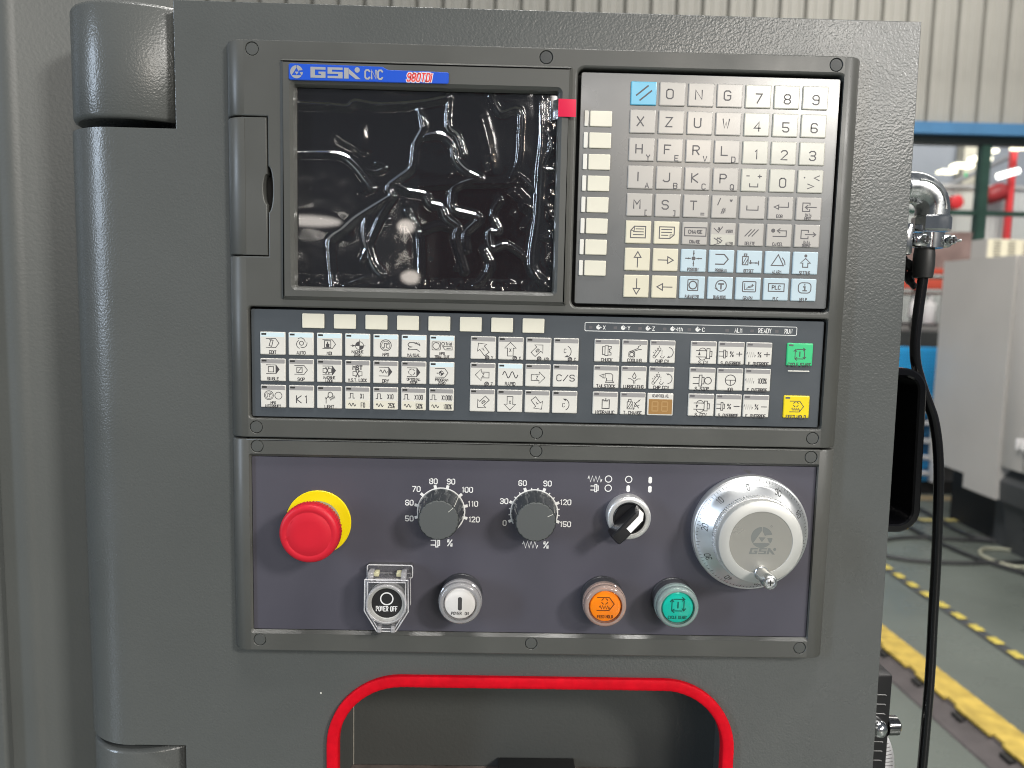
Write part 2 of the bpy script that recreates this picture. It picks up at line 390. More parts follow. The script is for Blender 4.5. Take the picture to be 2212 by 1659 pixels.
# near dashed line (runs away from the camera), then the far one (runs across)
b = MB(True); b.add([(1.979, 0.3, .004), (2.027, 0.3, .004), (2.004, 4.1, .004), (1.956, 4.1, .004)], [(0, 1, 2, 3)])
line = tag(b.build('floor_marking', DARKP, smooth=0), 'dark floor stripe with yellow dashes running past the cable ramp', kind='structure')
for i in range(20):
    y = 1.18 + i * 0.124; x = 1.985 - (y - 2.3) * 0.006 + .012
    b = MB(True); b.add([(x - .02, y - .033, .008), (x + .02, y - .033, .008), (x + .02, y + .033, .008), (x - .02, y + .033, .008)], [(0, 1, 2, 3)])
    b.build('yellow_dash', YELP, line, smooth=0)
b = MB(True); b.add([(1.2, 4.17, .004), (6.5, 4.17, .004), (6.5, 4.24, .004), (1.2, 4.24, .004)], [(0, 1, 2, 3)])
line = tag(b.build('floor_marking', DARKP, smooth=0), 'dark floor stripe with yellow dashes crossing in front of the blue tool cabinet', kind='structure')
for i in range(24):
    x = 1.3 + i * 0.17
    b = MB(True); b.add([(x, 4.175, .008), (x + .1, 4.175, .008), (x + .1, 4.235, .008), (x, 4.235, .008)], [(0, 1, 2, 3)])
    b.build('yellow_dash', YELP2, line, smooth=0)
b = MB(True); b.add([(1.2, 4.72, .004), (6, 4.72, .004), (6, 4.86, .004), (1.2, 4.86, .004)], [(0, 1, 2, 3)])
tag(b.build('floor_marking', mat('tan_floor_strip', (0.25, 0.2, 0.12), 0.5, vary=(8, 0.2)), smooth=0), 'tan painted strip on the floor below the blue tool cabinet', kind='structure')

# ---- back wall of ribbed beige sheets, blue beam, green window
WALLM = mat('beige_wall_sheet', (0.48, 0.465, 0.415), 0.5, vary=(1.3, 0.12), bump=(9, 0.1, 0.01))
WALLD = mat('wall_seam_dark', (0.16, 0.16, 0.14), 0.6)
BEAM = mat('blue_beam_paint', (0.10, 0.28, 0.52), 0.5, vary=(3, 0.1))
GREEN = mat('dark_green_frame', (0.035, 0.085, 0.065), 0.45, vary=(5, 0.15))
GREEND = mat('dark_header', (0.012, 0.02, 0.02), 0.5)
wall = thing('factory_wall', (0.5, 9.1, 0), 'beige ribbed sheet factory wall above the blue beam', 'wall')
proto = None; pitch = 0.3083
for i in range(40):
    x0 = -5.4 + i * pitch + 0.01
    if proto is None:
        b = MB(True); z0, z1 = 3.6, 6.6; p = []
        for (dx, dy) in ((0.0, .05), (.012, .0), (.07, .0), (.08, .012), (.1, .012), (.11, 0), (.185, 0), (.195, .012), (.215, .012), (.225, 0), (.272, 0), (.28, .05)):
            p.append((x0 + dx, 9.0 + dy))
        n = len(p); b.add([(x, y, z0) for x, y in p] + [(x, y, z1) for x, y in p], [(k, k + 1, n + k + 1, n + k) for k in range(n - 1)])
        o = b.build('wall_sheet', WALLM, wall, smooth=0); proto = o; pw = world_of(o).copy()
    else: place('wall_sheet', proto.data, pw + Vector((i * pitch, 0, 0)), wall)
b = MB(True); b.box((-6, 9.06, 3.6), (8, 9.2, 6.6)); b.build('backing', WALLD, wall, smooth=0)
b = MB(True); b.box((-6, 9.0, 0), (4.4, 9.2, 3.37)); b.build('lower_wall', mat('lower_wall_grey', (0.2, 0.18, 0.17), 0.6, vary=(2, .15)), wall, smooth=0)
b = MB(True); b.box((-6, 8.86, 3.452), (9, 9.04, 3.588))
tag(b.build('beam', BEAM, smooth=0), 'blue painted steel beam running along the wall above the window', 'beam')
win = thing('window', (5.9, 9.05, 1.2), 'large window with dark green frame looking into the next hall', 'window')
b = MB(True); b.box((4.4, 8.97, 3.36), (9, 9.12, 3.45)); b.build('header', GREEND, win, smooth=0)
for x in (4.62, 5.80, 6.98, 8.16):
    b = MB(True); b.box((x, 8.98, 1.2), (x + .11, 9.10, 3.357)); b.build('mullion', GREEN, win, smooth=0)
for j, z in enumerate((1.7, 2.52)):
    for x in (4.73, 5.91, 7.09):
        b = MB(True); b.box((x + .002, 9.0, z), (x + 1.066, 9.08, z + .055)); b.build('transom', GREEN, win, smooth=0)
for x in (4.73, 5.91, 7.09):
    for z0, z1 in ((1.2, 1.7), (1.755, 2.52), (2.575, 3.357)):
        b = MB(True); b.box((x + .004, 9.035, z0 + .003), (x + 1.064, 9.041, z1 - .003)); b.build('pane', PANE, win, smooth=0)
b = MB(True); b.box((4.4, 9.0, 0), (9, 9.12, 1.2)); b.build('sill_wall', mat('sill_wall_grey', (0.25, 0.24, 0.23), 0.6), win, smooth=0)

b = MB(True); b.box((-1.25, -11.2, 0), (.35, -11.1, 3.2))  # unseen panel added behind the camera for the red patch in the screen
tag(b.build('unseen_red_panel', mat('unseen_panel_red', (0.32, 0.05, 0.05), 0.5), smooth=0), 'unseen dark red panel added for its reflection in the screen', kind='structure')
# ---- what stands in the hall beyond the window
b = MB(True); b.box((3, 15.0, 0), (14, 15.1, 7)); tag(b.build('far_wall', mat('blue_grey_far_wall', (0.25, 0.265, 0.3), 0.6, vary=(1, .08)), smooth=0), 'blue grey wall of the hall beyond the window', 'wall')
b = MB(True); b.box((8.95, 14.7, 0), (9.2, 14.95, 7)); tag(b.build('concrete_pillar', mat('cream_pillar', (0.6, 0.56, 0.46), 0.6), smooth=0), 'cream pillar behind the glowing lamps beyond the window', 'pillar')
fw = thing('sheet_partition', (8.6, 14.2, 0), 'white corrugated partition seen through the window', 'partition')
FWM = mat('white_sheet', (0.72, 0.71, 0.68), 0.5); FWG = mat('grey_sheet', (0.45, 0.44, 0.44), 0.5)
proto = None
for i in range(34):
    x0 = 7.4 + i * .085
    if proto is None:
        b = MB(True); b.add([(x0, 14.2, 0), (x0 + .055, 14.2, 0), (x0 + .063, 14.24, 0), (x0 + .083, 14.24, 0), (x0, 14.2, 3.66), (x0 + .055, 14.2, 3.66), (x0 + .063, 14.24, 3.66), (x0 + .083, 14.24, 3.66)], [(0, 1, 5, 4), (1, 2, 6, 5), (2, 3, 7, 6)])
        proto = b.build('corrugated_sheet', FWM, fw, smooth=0); pw = world_of(proto).copy()
    else: place('corrugated_sheet', proto.data, pw + Vector((i * .085, 0, 0)), fw)
b = MB(True); b.box((7.4, 14.15, 3.665), (10.3, 14.28, 3.74)); b.build('top_rail', FWG, fw, smooth=0)
b = MB(True); b.box((9.37, 13.9, 0), (9.47, 14.0, 4.45), .01)
tag(b.build('steel_column', mat('red_column_paint', (0.62, 0.04, 0.045), 0.45), smooth=20), 'bright red steel column standing beyond the window', 'column')
b = MB(True); b.tube([(8.1, 14.4, 3.55), (8.85, 14.4, 3.92)], .05, 8); b.tube([(8.85, 14.4, 3.92), (9.6, 14.4, 4.3)], .05, 8)
tag(b.build('roof_girder', mat('girder_grey', (0.16, 0.16, 0.17), 0.5), smooth=20), 'dark sloping roof girder beyond the window', 'girder')
LAMP = mat('lamp_tube_glow', (0.9, 0.85, 0.7), 0.5, emit=(1.0, 0.9, 0.68, 3.2)); LAMPW = mat('lamp_white_glow', (0.9, 0.9, 0.9), 0.5, emit=(1.0, 0.97, 0.93, 3.6))
LH = mat('lamp_housing', (0.5, 0.5, 0.48), 0.5)
lamps = [(8.59, 4.1, .18, .055, 'largest glowing lamp in the left window bay'), (8.27, 3.975, .18, .05, 'middle glowing lamp of the row in the left window bay'),
         (8.0, 3.86, .15, .045, 'lowest glowing lamp of the row, nearest the chrome elbow'), (8.78, 4.24, .09, .045, 'small glowing lamp against the green mullion'),
         (9.25, 4.315, .085, .05, 'short glowing lamp left of the red column top'), (9.49, 4.335, .13, .06, 'glowing lamp crossing the top of the red column')]
for (x, z, hw, hh, lb) in lamps:
    t = thing('ceiling_light', (x, 13.6, z + hh), lb, 'lamp', 'lamps of the hall beyond the window')
    b = MB(True); b.box((x - hw, 13.5, z - hh * .7), (x + hw, 13.7, z + hh * .5), .02); b.build('diffuser', LAMP, t)
    b = MB(True); b.box((x - hw * .9, 13.52, z + hh * .52), (x + hw * .9, 13.68, z + hh)); b.build('housing', LH, t, smooth=0)
t = thing('strip_light', (9.19, 13.7, 3.88), 'long white strip light left of the red column', 'lamp')
b = MB(True); b.tube([(9.0, 13.7, 3.81), (9.38, 13.7, 3.93)], .05, 10); b.build('tube', LAMPW, t)
b = MB(True); b.tube([(9.0, 13.78, 3.86), (9.38, 13.78, 3.98)], .02, 8); b.build('housing', LH, t)
b = MB(True); b.lathe([(0.001, 0), (.2, 0), (.22, .05)], 0, 0, 8)   # placeholder profile replaced below
def blob(name, c, r, m, label, cat, seed=0, sq=1.0):
    bm = bmesh.new(); bmesh.ops.create_icosphere(bm, subdivisions=3, radius=1)
    for v in bm.verts:
        n_ = v.co.normalized(); k = 1 + .12 * noise.noise(n_ * 2 + Vector((seed, 0, 0)))
        v.co = Vector(c) + Vector((n_.x * r[0] * k, n_.y * r[1] * k, n_.z * r[2] * k))
    bm.verts.index_update(); o = finish(name, [v.co.copy() for v in bm.verts], [tuple(v.index for v in f.verts) for f in bm.faces], m, None, 60); bm.free()
    return tag(o, label, cat)
REDF = mat('red_machine_paint', (0.58, 0.03, 0.035), 0.4)
t = thing('red_tank', (9.2, 13.95, 3.3), 'dark red round ended tank left of the red column', 'tank')
b = MB(True); n_ = 14
b.tube([(9.0, 14.05, 3.5), (9.03, 14.05, 3.5), (9.1, 14.05, 3.52), (9.3, 14.05, 3.6), (9.36, 14.05, 3.62)], [.06, .12, .16, .17, .15], 16); b.build('shell', mat('dark_red_tank', (0.36, 0.03, 0.035), 0.45), t)
t = thing('red_drum', (8.34, 13.95, 3.2), 'round bright red drum end beside the chrome elbow', 'drum')
b = MB(True); b.tube([(8.36, 13.8, 3.36), (8.36, 13.81, 3.36), (8.36, 14.05, 3.36)], [.10, .125, .125], 20); b.build('shell', REDF, t)
b = MB(True); b.box((8.52, 13.9, 3.84), (8.56, 13.93, 3.91)); tag(b.build('exit_sign', mat('green_sign_glow', (0.02, 0.4, 0.15), 0.5, emit=(0.03, 0.6, 0.2, .6)), smooth=0), 'tiny green lit sign below the lamp row beyond the window', 'sign')

# ---- storage rack with red beams, in front of the wall
rack = thing('storage_rack', (3.3, 6.2, 0), 'storage rack with red orange beams behind the grey lathe', 'rack')
RB = mat('rack_red', (0.55, 0.085, 0.05), 0.45, vary=(6, .1)); RD = mat('rack_dark', (0.06, 0.055, 0.055), 0.5)
for z, h in ((1.515, .085), (1.64, .05), (1.09, .07), (0.4, .08)):
    b = MB(True); b.box((2.4, 6.0, z), (3.74, 6.04, z + h), .006); b.build('beam', RB, rack)
for x in (2.4, 3.76):
    for y in (6.0, 6.5):
        b = MB(True); b.box((x, y, 0), (x + .06, y + .05, 1.69)); b.build('upright', RD, rack, smooth=0)
for z in (1.47, .42):
    b = MB(True); b.box((2.42, 6.045, z), (3.75, 6.5, z + .02)); b.build('shelf', mat('rack_shelf_%d' % int(z * 10), (0.22, 0.16, 0.14), 0.6), rack, smooth=0)
for i, (x, z0, z1, r, lb) in enumerate(((3.68, 1.22, 1.462, .06, 'larger white bottle on the rack, nearest the grey lathe'), (3.55, 1.28, 1.462, .045, 'smaller white bottle on the rack, left of the larger one'))):
    t = thing('bottle', (x, 6.1, z0), lb, 'bottle', 'white bottles on the rack')
    b = MB(True); b.tube([(x, 6.1, z0), (x, 6.1, z0 + .015), (x, 6.1, z1 - .08), (x, 6.1, z1 - .04), (x, 6.1, z1 - .038)], [r * .85, r, r, r * .45, r * .3], 16); b.build('body', WHITEB, t)
    b = MB(True); b.tube([(x, 6.1, z1 - .037), (x, 6.1, z1)], r * .4, 12); b.build('cap', WHITEB, t)
b = MB(True); b.box((2.5, 6.05, 1.2), (3.74, 6.4, 1.219), .004); tag(b.build('shelf_board', RD, smooth=20), 'dark board carrying the white bottles', 'shelf')
def crumple(name, c, r, m, label, cat, seed): return blob(name, c, r, m, label, cat, seed)
t = thing('wrapped_bundle', (3.7, 6.3, 1.7), 'brown pink film wrapped bundle on top of the rack', 'bundle')
bm = bmesh.new(); bmesh.ops.create_cube(bm, size=1); bmesh.ops.subdivide_edges(bm, edges=bm.edges[:], cuts=9, use_grid_fill=True)
for v in bm.verts:
    p = Vector((3.45 + v.co.x * 1.1, 6.3 + v.co.y * .45, 1.845 + v.co.z * .31)); nn = noise.noise_vector(p * 7) * .03
    v.co = p + Vector((nn.x, nn.y, nn.z if v.co.z > -.49 else 0))
bm.verts.index_update(); finish('wrap', [v.co.copy() for v in bm.verts], [tuple(v.index for v in f.verts) for f in bm.faces], mat('brown_wrap', (0.27, 0.19, 0.17), 0.22, vary=(5, .3)), t, 60); bm.free()
b = MB(True); b.box((2.5, 5.5, 0.0), (3.95, 5.95, 1.17), .01)
tag(b.build('dark_cabinet', mat('dark_cabinet_paint', (0.05, 0.052, 0.05), 0.5, vary=(4, .2)), smooth=20), 'dark grey cabinet standing behind the blue tool cabinet', 'cabinet')

# ---- blue tool cabinet with drawers
CB = mat('cart_blue', (0.03, 0.33, 0.68), 0.4, vary=(6, .08)); CBD = mat('cart_blue_dark', (0.012, 0.11, 0.23), 0.4, vary=(6, .08))
CW = mat('cart_pale_grey', (0.58, 0.58, 0.58), 0.4)
cart = thing('tool_cabinet', (2.7, 5.1, 0), 'blue tool cabinet with drawers and perforated back board beside the lathe', 'cabinet')
b = MB(True); b.box((2.2, 4.92, .1), (3.13, 5.4, .7), .008); b.build('carcass', CBD, cart)
b = MB(True); b.box((2.2, 4.9, .705), (3.12, 4.94, 1.07), .004); pb = b.build('perforated_board', CB, cart)
holes = MB(True)
for i in range(36):
    for j in range(13):
        x = 2.26 + i * .024; z = .735 + j * .024
        if x < 3.1: holes.box((x, 4.8985, z), (x + .009, 4.902, z + .009))
hb = holes.build('hole', CBD, pb, smooth=0); hb['kind'] = 'stuff'
b = MB(True); b.box((3.10, 4.86, .1), (3.155, 4.915, .66), .006); b.build('post', CW, cart)
for z0, z1 in ((.565, .64), (.43, .55), (.325, .42), (.2, .3), (.1, .185)):
    b = MB(True); b.box((2.23, 4.9, z0), (3.095, 4.93, z1 - .006), .005); dr = b.build('drawer', CB if z0 < .3 or z0 > .5 else CBD, cart)
    b = MB(True); b.box((2.3, 4.86, z1 - .035), (3.08, 4.9, z1 - .004), .006); b.build('handle', CW, dr)
b = MB(True); b.box((2.25, 4.93, 0), (3.6, 5.35, .098)); b.build('plinth', BLACKM, cart, smooth=0)

# ---- grey lathe on the right
LG = mat('lathe_light_grey', (0.46, 0.44, 0.41), 0.42, vary=(2.2, .05), rvary=(3, .36, .48)); LD = mat('lathe_base_grey', (0.05, 0.053, 0.055), 0.5, vary=(6, .12), bump=(120, .15, .002))
LC = mat('lathe_cream', (0.66, 0.62, 0.47), 0.45)
lathe = thing('lathe', (3.6, 3.4, 0), 'big light grey machine tool cabinet on a dark base at the right', 'machine')
b = MB(True)
poly = [(4.31, 1.635), (4.31, .372), (3.93, .372), (3.93, .288), (3.632, .288), (3.632, 1.635)]
n = len(poly); b.add([(2.75, y, z) for y, z in poly] + [(4.6, y, z) for y, z in poly], [tuple(range(n)), tuple(range(n, 2 * n))] + [(i, (i + 1) % n, n + (i + 1) % n, n + i) for i in range(n)])
b.build('end_cover', LG, lathe, smooth=0)
b = MB(True); b.box((2.762, 3.462, .478), (4.6, 3.626, 1.632), .004); b.build('door', LG, lathe)
b = MB(True); b.box((2.762, 2.4, .478), (4.6, 3.456, 1.632), .004); b.build('door', LG, lathe)
for y in (3.475, 3.435):
    b = MB(True); b.box((2.735, y - .009, .60), (2.76, y + .009, .66), .005); b.build('latch', WHITEB, lathe)
b = MB(True)
poly = [(2.84, 0), (2.80, .285), (2.775, .286), (2.77, .395), (2.84, .47), (4.6, .47), (4.6, 0)]
n = len(poly); b.add([(x, 2.3, z) for x, z in poly] + [(x, 3.63, z) for x, z in poly], [tuple(range(n)), tuple(range(n, 2 * n))] + [(i, (i + 1) % n, n + (i + 1) % n, n + i) for i in range(n)])
b.box((2.86, 3.635, 0), (4.6, 3.78, .283)); base = b.build('base', LD, lathe, smooth=0)
b = MB(True); b.box((2.9, 3.79, 0), (4.6, 4.28, .368)); b.build('underside_shade', BLACKM, lathe, smooth=0)  # black block painting the shaded gap beneath the end cover
proto = None
for i in range(9):
    for j in range(5):
        y = 3.46 - i * .045 - (j % 2) * .022; z = .22 - j * .026
        x = 2.80 + (.285 - z) * .14 - .0025
        b = MB(True); b.tube([(x, y, z), (x + .006, y, z)], .012, 8)
        if proto is None: proto = b.build('vent_hole', BLACKM, base); p0 = Vector((x, y, z))
        else: place('vent_hole', proto.data, world_of(proto) + Vector((x, y, z)) - p0, base)
b = MB(True); b.box((2.755, 3.905, 1.637), (4.6, 4.05, 1.745)); vb = b.build('top_box', LG, lathe, smooth=0)
b = MB(True); b.box((2.76, 3.898, 1.637), (4.58, 3.904, 1.742)); vg = b.build('vent_panel', LC, lathe, smooth=0)
for i in range(5):
    for j in range(6):
        x = 2.79 + i * .085 ; z = 1.728 - j * .0155
        b = MB(True); b.box((x, 3.894, z - .003), (x + .042, 3.8975, z + .002)); b.build('louvre', mat('louvre_shadow', (0.1, 0.09, 0.075), .6) if 'louvre_shadow' not in MATS else MATS['louvre_shadow'], vg, smooth=0)
# vent panel runs on to the right in front of the cover's top edge
# ---- cables lying on the floor by the lathe
FC = mat('floor_cable', (0.025, 0.026, 0.027), 0.5)
def floor_cable(pts, r, m, label):
    b = MB(True); b.tube(spline([(x, y, max(z, r)) for x, y, z in pts], 8), r, 10); tag(b.build('floor_cable', m, smooth=60), label, 'cable')
def fl(px, py):   # a spot on the floor, from survey readings
    return px, py
floor_cable([(2.86, 4.86, .1), (2.84, 4.72, .012), (2.79, 4.3, .012), (2.76, 3.98, .012), (2.79, 3.83, .012), (2.9, 3.76, .012)], .012, FC, 'black cable trailing from the tool cabinet to the lathe base')
floor_cable([(2.9, 3.74, .01), (2.62, 3.79, .01), (2.36, 3.80, .01), (2.1, 3.68, .01), (2.02, 3.54, .01), (2.16, 3.40, .01), (2.4, 3.36, .01), (2.62, 3.38, .01), (2.8, 3.4, .01)], .011, FC, 'black cable lying in a wide loop left of the lathe base')
floor_cable([(2.56, 4.9, .08), (2.53, 4.6, .012), (2.5, 4.2, .012), (2.5, 3.8, .012), (2.55, 3.45, .012), (2.66, 3.2, .012), (2.72, 2.9, .012), (2.74, 2.5, .012)], .012, FC, 'black cable running forward past the loop towards the near floor')
floor_cable([(2.9, 3.58, .01), (2.72, 3.62, .01), (2.62, 3.5, .01), (2.66, 3.34, .01), (2.8, 3.3, .01)], .009, mat('pale_hose', (0.36, 0.36, 0.27), .5), 'pale hose curling against the lathe base')
floor_cable([(2.82, 2.9, .01), (2.55, 2.82, .01), (2.42, 2.72, .01), (2.5, 2.6, .01), (2.8, 2.5, .01)], .011, FC, 'black cable loop at the right edge on the near floor')

# ---- yellow and black cable ramp
RY = mat('ramp_yellow', (0.46, 0.33, 0.065), 0.6, vary=(14, .28), bump=(180, .3, .002)); RBK = mat('ramp_black_rubber', (0.075, 0.066, 0.066), 0.6, vary=(14, .2), bump=(220, .3, .002))
for k in range(3):
    y0 = 0.55 + k * .9; y1 = y0 + .895; sx = lambda y: -(y - 1.9) * .045
    t = thing('cable_ramp', (1.51, (y0 + y1) / 2, 0), ('nearest', 'middle', 'farthest')[k] + ' length of the yellow and black rubber cable ramp', 'cable ramp', 'cable ramp lengths')
    def sweep(prof, name, m):
        b = MB(True); n = len(prof)
        b.add([(x + sx(y0), y0, z) for x, z in prof] + [(x + sx(y1), y1, z) for x, z in prof], [tuple(range(n)), tuple(range(n, 2 * n))] + [(i, (i + 1) % n, n + (i + 1) % n, n + i) for i in range(n)])
        return b.build(name, m, t, smooth=0)
    bs = sweep([(1.405, .001), (1.41, .006), (1.487, .028), (1.487, .034), (1.585, .03), (1.6, .006), (1.602, .001)], 'base', RBK)
    b = MB(True); pts = []
    for i in range(16):                                      # lid with a toothed edge
        ya = y0 + (y1 - y0) * i / 16; yb = y0 + (y1 - y0) * (i + 1) / 16; xl = 1.478 if i % 4 in (0, 1, 2) else 1.492
        b.box((xl + sx(ya), ya + (0.0005 if i else 0), .0345), (1.586 + sx(ya), yb, .043))
    lid = b.build('lid', RY, t, smooth=0)
    for i in range(4):
        ya = y0 + .1 + i * .225
        b = MB(True); b.box((1.455 + sx(ya), ya, .012), (1.475 + sx(ya), ya + .045, .0315)); b.build('lock_slot', BLACKM, t, smooth=0)

# ================================================================ machine enclosure on the left, with the two hinge blocks
enc = thing('machine_enclosure', P3(-400, 600, -120), 'dark grey machine enclosure at the left edge carrying the hinge blocks', 'machine')
b = MB()      # recessed sheet with a rounded corner towards the left
prof = [(-285, -98), (-388.2, -74.6), (-390, -73.5), (-392, -72.5), (-394, -71.7), (-396.5, -71.2), (-399, -71), (-520, -71)]
b.prism(prof, -420, 620, closed=False); b.build('side_sheet', PAINT_SM, enc, smooth=40)
b = MB()
prof = [(-413, -70.6), (-413, -66)] + [(-416 + 3 * math.cos(math.radians(t)), -66 + 3 * math.sin(math.radians(t))) for t in (0, 30, 60, 90)] + [(-560, -63), (-560, -70.6)]
b.prism(prof, -420, 620); b.build('sliding_door_sheet', PAINT_SM, enc, smooth=40)
def hinge(d0, d1, name, bevtop):
    prof = [(-318, -95)] + [(-330 + 0 * t, -70) for t in (0,)]
    prof += [(-291 + 40 * math.cos(math.radians(t)), -52 + 41 * math.sin(math.radians(t))) for t in range(186, 89, -8)]
    prof += [(-290 + 70 * math.sin(math.radians(t)), -81 + 70 * math.cos(math.radians(t))) for t in range(3, 38, 3)] + [(-247.2, -28), (-247.2, -40), (-247.2, -95)]
    b = MB(); n = len(prof)
    c = (-290, -50); rings = []
    for (t, sh) in ((0, 3.0), (.9, .9), (3, 0)): rings.append((d0 + t, sh))
    for (t, sh) in ((3, 0), (.9, .9), (0, 3.0)): rings.append((d1 - t, sh))
    pts = []
    for d, sh in rings:
        for x, o in prof:
            l = math.hypot(x - c[0], o - c[1]); k = (l - sh) / l
            pts.append((c[0] + (x - c[0]) * k, d, c[1] + (o - c[1]) * k))
    b.add(pts, [(j * n + i, j * n + (i + 1) % n, (j + 1) * n + (i + 1) % n, (j + 1) * n + i) for j in range(5) for i in range(n)])
    b.add(pts[:n], [tuple(range(n))]); b.add(pts[-n:], [tuple(range(n))])
    return b.build(name, PAINT, enc, smooth=50)
hinge(-158, -82.0, 'hinge_block', 1); hinge(366.5, 520, 'hinge_block', 1)
b = MB(); b.prism([(-322, -60), (-262, -60), (-262, -94), (-322, -94)], -79.5, 365); b.build('hinge_pillar', BLACKM, enc, smooth=0)

# ================================================================ swivelling control cabinet
cab = thing('control_cabinet', P3(0, 600, -60), 'dark grey textured steel control cabinet holding the CNC panels', 'cabinet')
pocket = []
pk0, pk1, pkt, pkb, pr = -141.5, 146.5, 309, 470, 49
pocket = rrect(pk0, pkt, pk1, pkb, pr, 14)
b = MB()
outl = [(-288, -75.6), (-246.2, -75.6), (-246.2, -158), (251.2, -158), (258.8, 600), (-249, 600), (-249, 361.2), (-288, 361.2)]
b.plate([outl, pocket], -11.5, -10, [(0.45, 0.45, 2), (0.6, 0.6, 2)])
ar = [(-285.5, -9.985)] + [(-288 - 45 * math.sin(math.radians(t)), -55 + 45.015 * math.cos(math.radians(t))) for t in range(0, 91, 6)] + [(-333, -118)]
b.prism(ar, -75.6, 361.2, closed=False)
for dd in (-75.62, 361.22): b.add([(x, dd, o) for x, o in ar] + [(-288, dd, -118)], [tuple(range(len(ar) + 1))])
b.add([(250.3, -157.1, -10.9), (257.9, 600, -10.9), (257.9, 600, -120), (250.3, -157.1, -120)], [(0, 1, 2, 3)])
b.add([(-246.2, -157.5, -10.9), (251, -157.5, -10.9), (251, -157.5, -120), (-246.2, -157.5, -120)], [(0, 1, 2, 3)])
b.add([(-333, -75, -119), (-246, -75, -119), (-246, -157, -119), (250, -157, -119), (257, 600, -119), (-333, 600, -119)], [(0, 1, 2, 3, 4, 5)])
b.build('front_sheet', PAINT, cab, smooth=30)
# pocket liner: box behind the opening
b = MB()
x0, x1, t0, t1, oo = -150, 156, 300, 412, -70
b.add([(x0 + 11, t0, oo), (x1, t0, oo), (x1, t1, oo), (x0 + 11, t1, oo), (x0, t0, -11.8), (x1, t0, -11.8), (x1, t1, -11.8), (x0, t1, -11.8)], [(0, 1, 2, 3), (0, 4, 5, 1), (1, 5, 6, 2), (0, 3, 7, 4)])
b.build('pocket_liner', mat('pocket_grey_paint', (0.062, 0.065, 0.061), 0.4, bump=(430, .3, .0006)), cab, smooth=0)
b = MB(); b.box((x0 + .5, t1 + .3, oo), (x1 - .5, t1 + 2.5, -12.2)); b.build('pocket_floor', mat('pocket_floor_brown', (0.16, 0.13, 0.115), 0.55, vary=(60, .35), bump=(200, .3, .001)), cab, smooth=0)
b = MB(); b.add([(-138.6, 301, oo + .4), (-138.0, 301, oo + .4), (-138.0, t1, oo + .4), (-138.6, t1, oo + .4)], [(0, 1, 2, 3)]); b.build('seam', mat('bare_weld_seam', (0.35, 0.33, 0.28), .5), cab, smooth=0)
# red rubber edging swept round the opening
b = MB(); path = orient(rrect(pk0, pkt, pk1, pkb, pr, 14), True)
sec = [(-4.6, -10.05), (-4.7, -7.0), (-4.4, -6.3), (-3.8, -6.0), (-1.4, -5.8), (1.2, -5.8), (3.0, -6.1), (3.5, -6.6), (3.7, -7.4), (3.7, -14), (2.4, -14)]
def dens(p, step=6):
    out = []
    for i in range(len(p)):
        a, c = Vector(p[i]), Vector(p[(i + 1) % len(p)]); k = max(1, int((c - a).length / step))
        out += [tuple(a.lerp(c, j / k)) for j in range(k)]
    return out
path = dens(path, 2.2); n = len(path); rings = [[(x, d, o) for x, d in offset(path, w_)] for w_, o in sec]
pts = []
for ri, r_ in enumerate(rings):
    for i, (x, d, o) in enumerate(r_):
        pts.append((x, d, o + (.2 * noise.noise(Vector((x * .12, d * .12, ri * .3))) + (.16 if i % 2 else -.1) * (1 if 2 < ri < 8 else 0))))
ns = len(sec)
b.add(pts, [(j * n + i, j * n + (i + 1) % n, (j + 1) * n + (i + 1) % n, (j + 1) * n + i) for j in range(ns - 1) for i in range(n)])
tag(b.build('edge_trim', REDT, cab, smooth=60), 'bright red rubber edging round the pocket opening')
b = MB(); b.lathe([(.7, -9.9), (.6, -9.5), (.3, -9.3), (.01, -9.25)], -150.8, 319.5, 12); b.build('paint_nib', KEYE, cab)
b = MB(); b.box((-21, 404, -69.3), (41, 412, -48), .8); tag(b.build('storage_tray', BLACKM, smooth=35), 'flat black tray lying at the back of the red rimmed pocket', 'tray')

# ================================================================ upper unit: screen, two keypads
HX = 211.0; FX = 199.5; BK = -10.0
cnc = thing('control_unit', P3(0, 131, -10), 'grey CNC control unit with screen, letter keypad and function keys', 'control panel')
CAPS_U = [(-191.8, -125.4), (0, -125.2), (191.5, -125.6), (-192.0, 123.7), (0, 123.9), (191.6, 124.0)]
CAPS_L = [(-191.6, 137.0), (0, 136.7), (191.4, 137.3), (-191.3, 275.4), (0.2, 275.2), (192.0, 275.6)]
def side_fillet(b, sgn, d0, d1):
    r = HX - FX
    ar = [(sgn * (FX + r * math.sin(math.radians(t))), -r + 1.5 + r * math.cos(math.radians(t)) - 1.5) for t in range(0, 91, 9)]
    ar = [(sgn * (FX - 2.2), .02)] + [(x, max(o + .02, BK)) for x, o in ar] + [(sgn * HX, BK)]
    n = len(ar)
    rings = [(d0 + 1.2, 0), (d1 - 1.2, 0)]
    c = (sgn * (FX - 4), -12)
    pts = []; seq = [(d0, 1.2), (d0 + .35, .35), (d0 + 1.2, 0), (d1 - 1.2, 0), (d1 - .35, .35), (d1, 1.2)]
    for d, sh in seq:
        for x, o in ar:
            pts.append((x - sgn * (sh if abs(x) > FX + 3 else 0), d, o - (sh if o > BK else 0)))
    b.add(pts, [(j * n + i, j * n + i + 1, (j + 1) * n + i + 1, (j + 1) * n + i) for j in range(len(seq) - 1) for i in range(n - 1)])
    for d, sh in (seq[0], seq[-1]):
        b.add([(x - sgn * (sh if abs(x) > FX + 3 else 0), d, o - (sh if o > BK else 0)) for x, o in ar] + [(sgn * FX, d, BK)], [tuple(range(n + 1))])
b = MB()
SLOT = (-83.0, 8.0, -182.2)
outl = [(-FX, -131.3), (FX, -131.3), (FX, 130.8), (-FX, 130.8), (-FX, SLOT[1]), (SLOT[2], SLOT[1])]
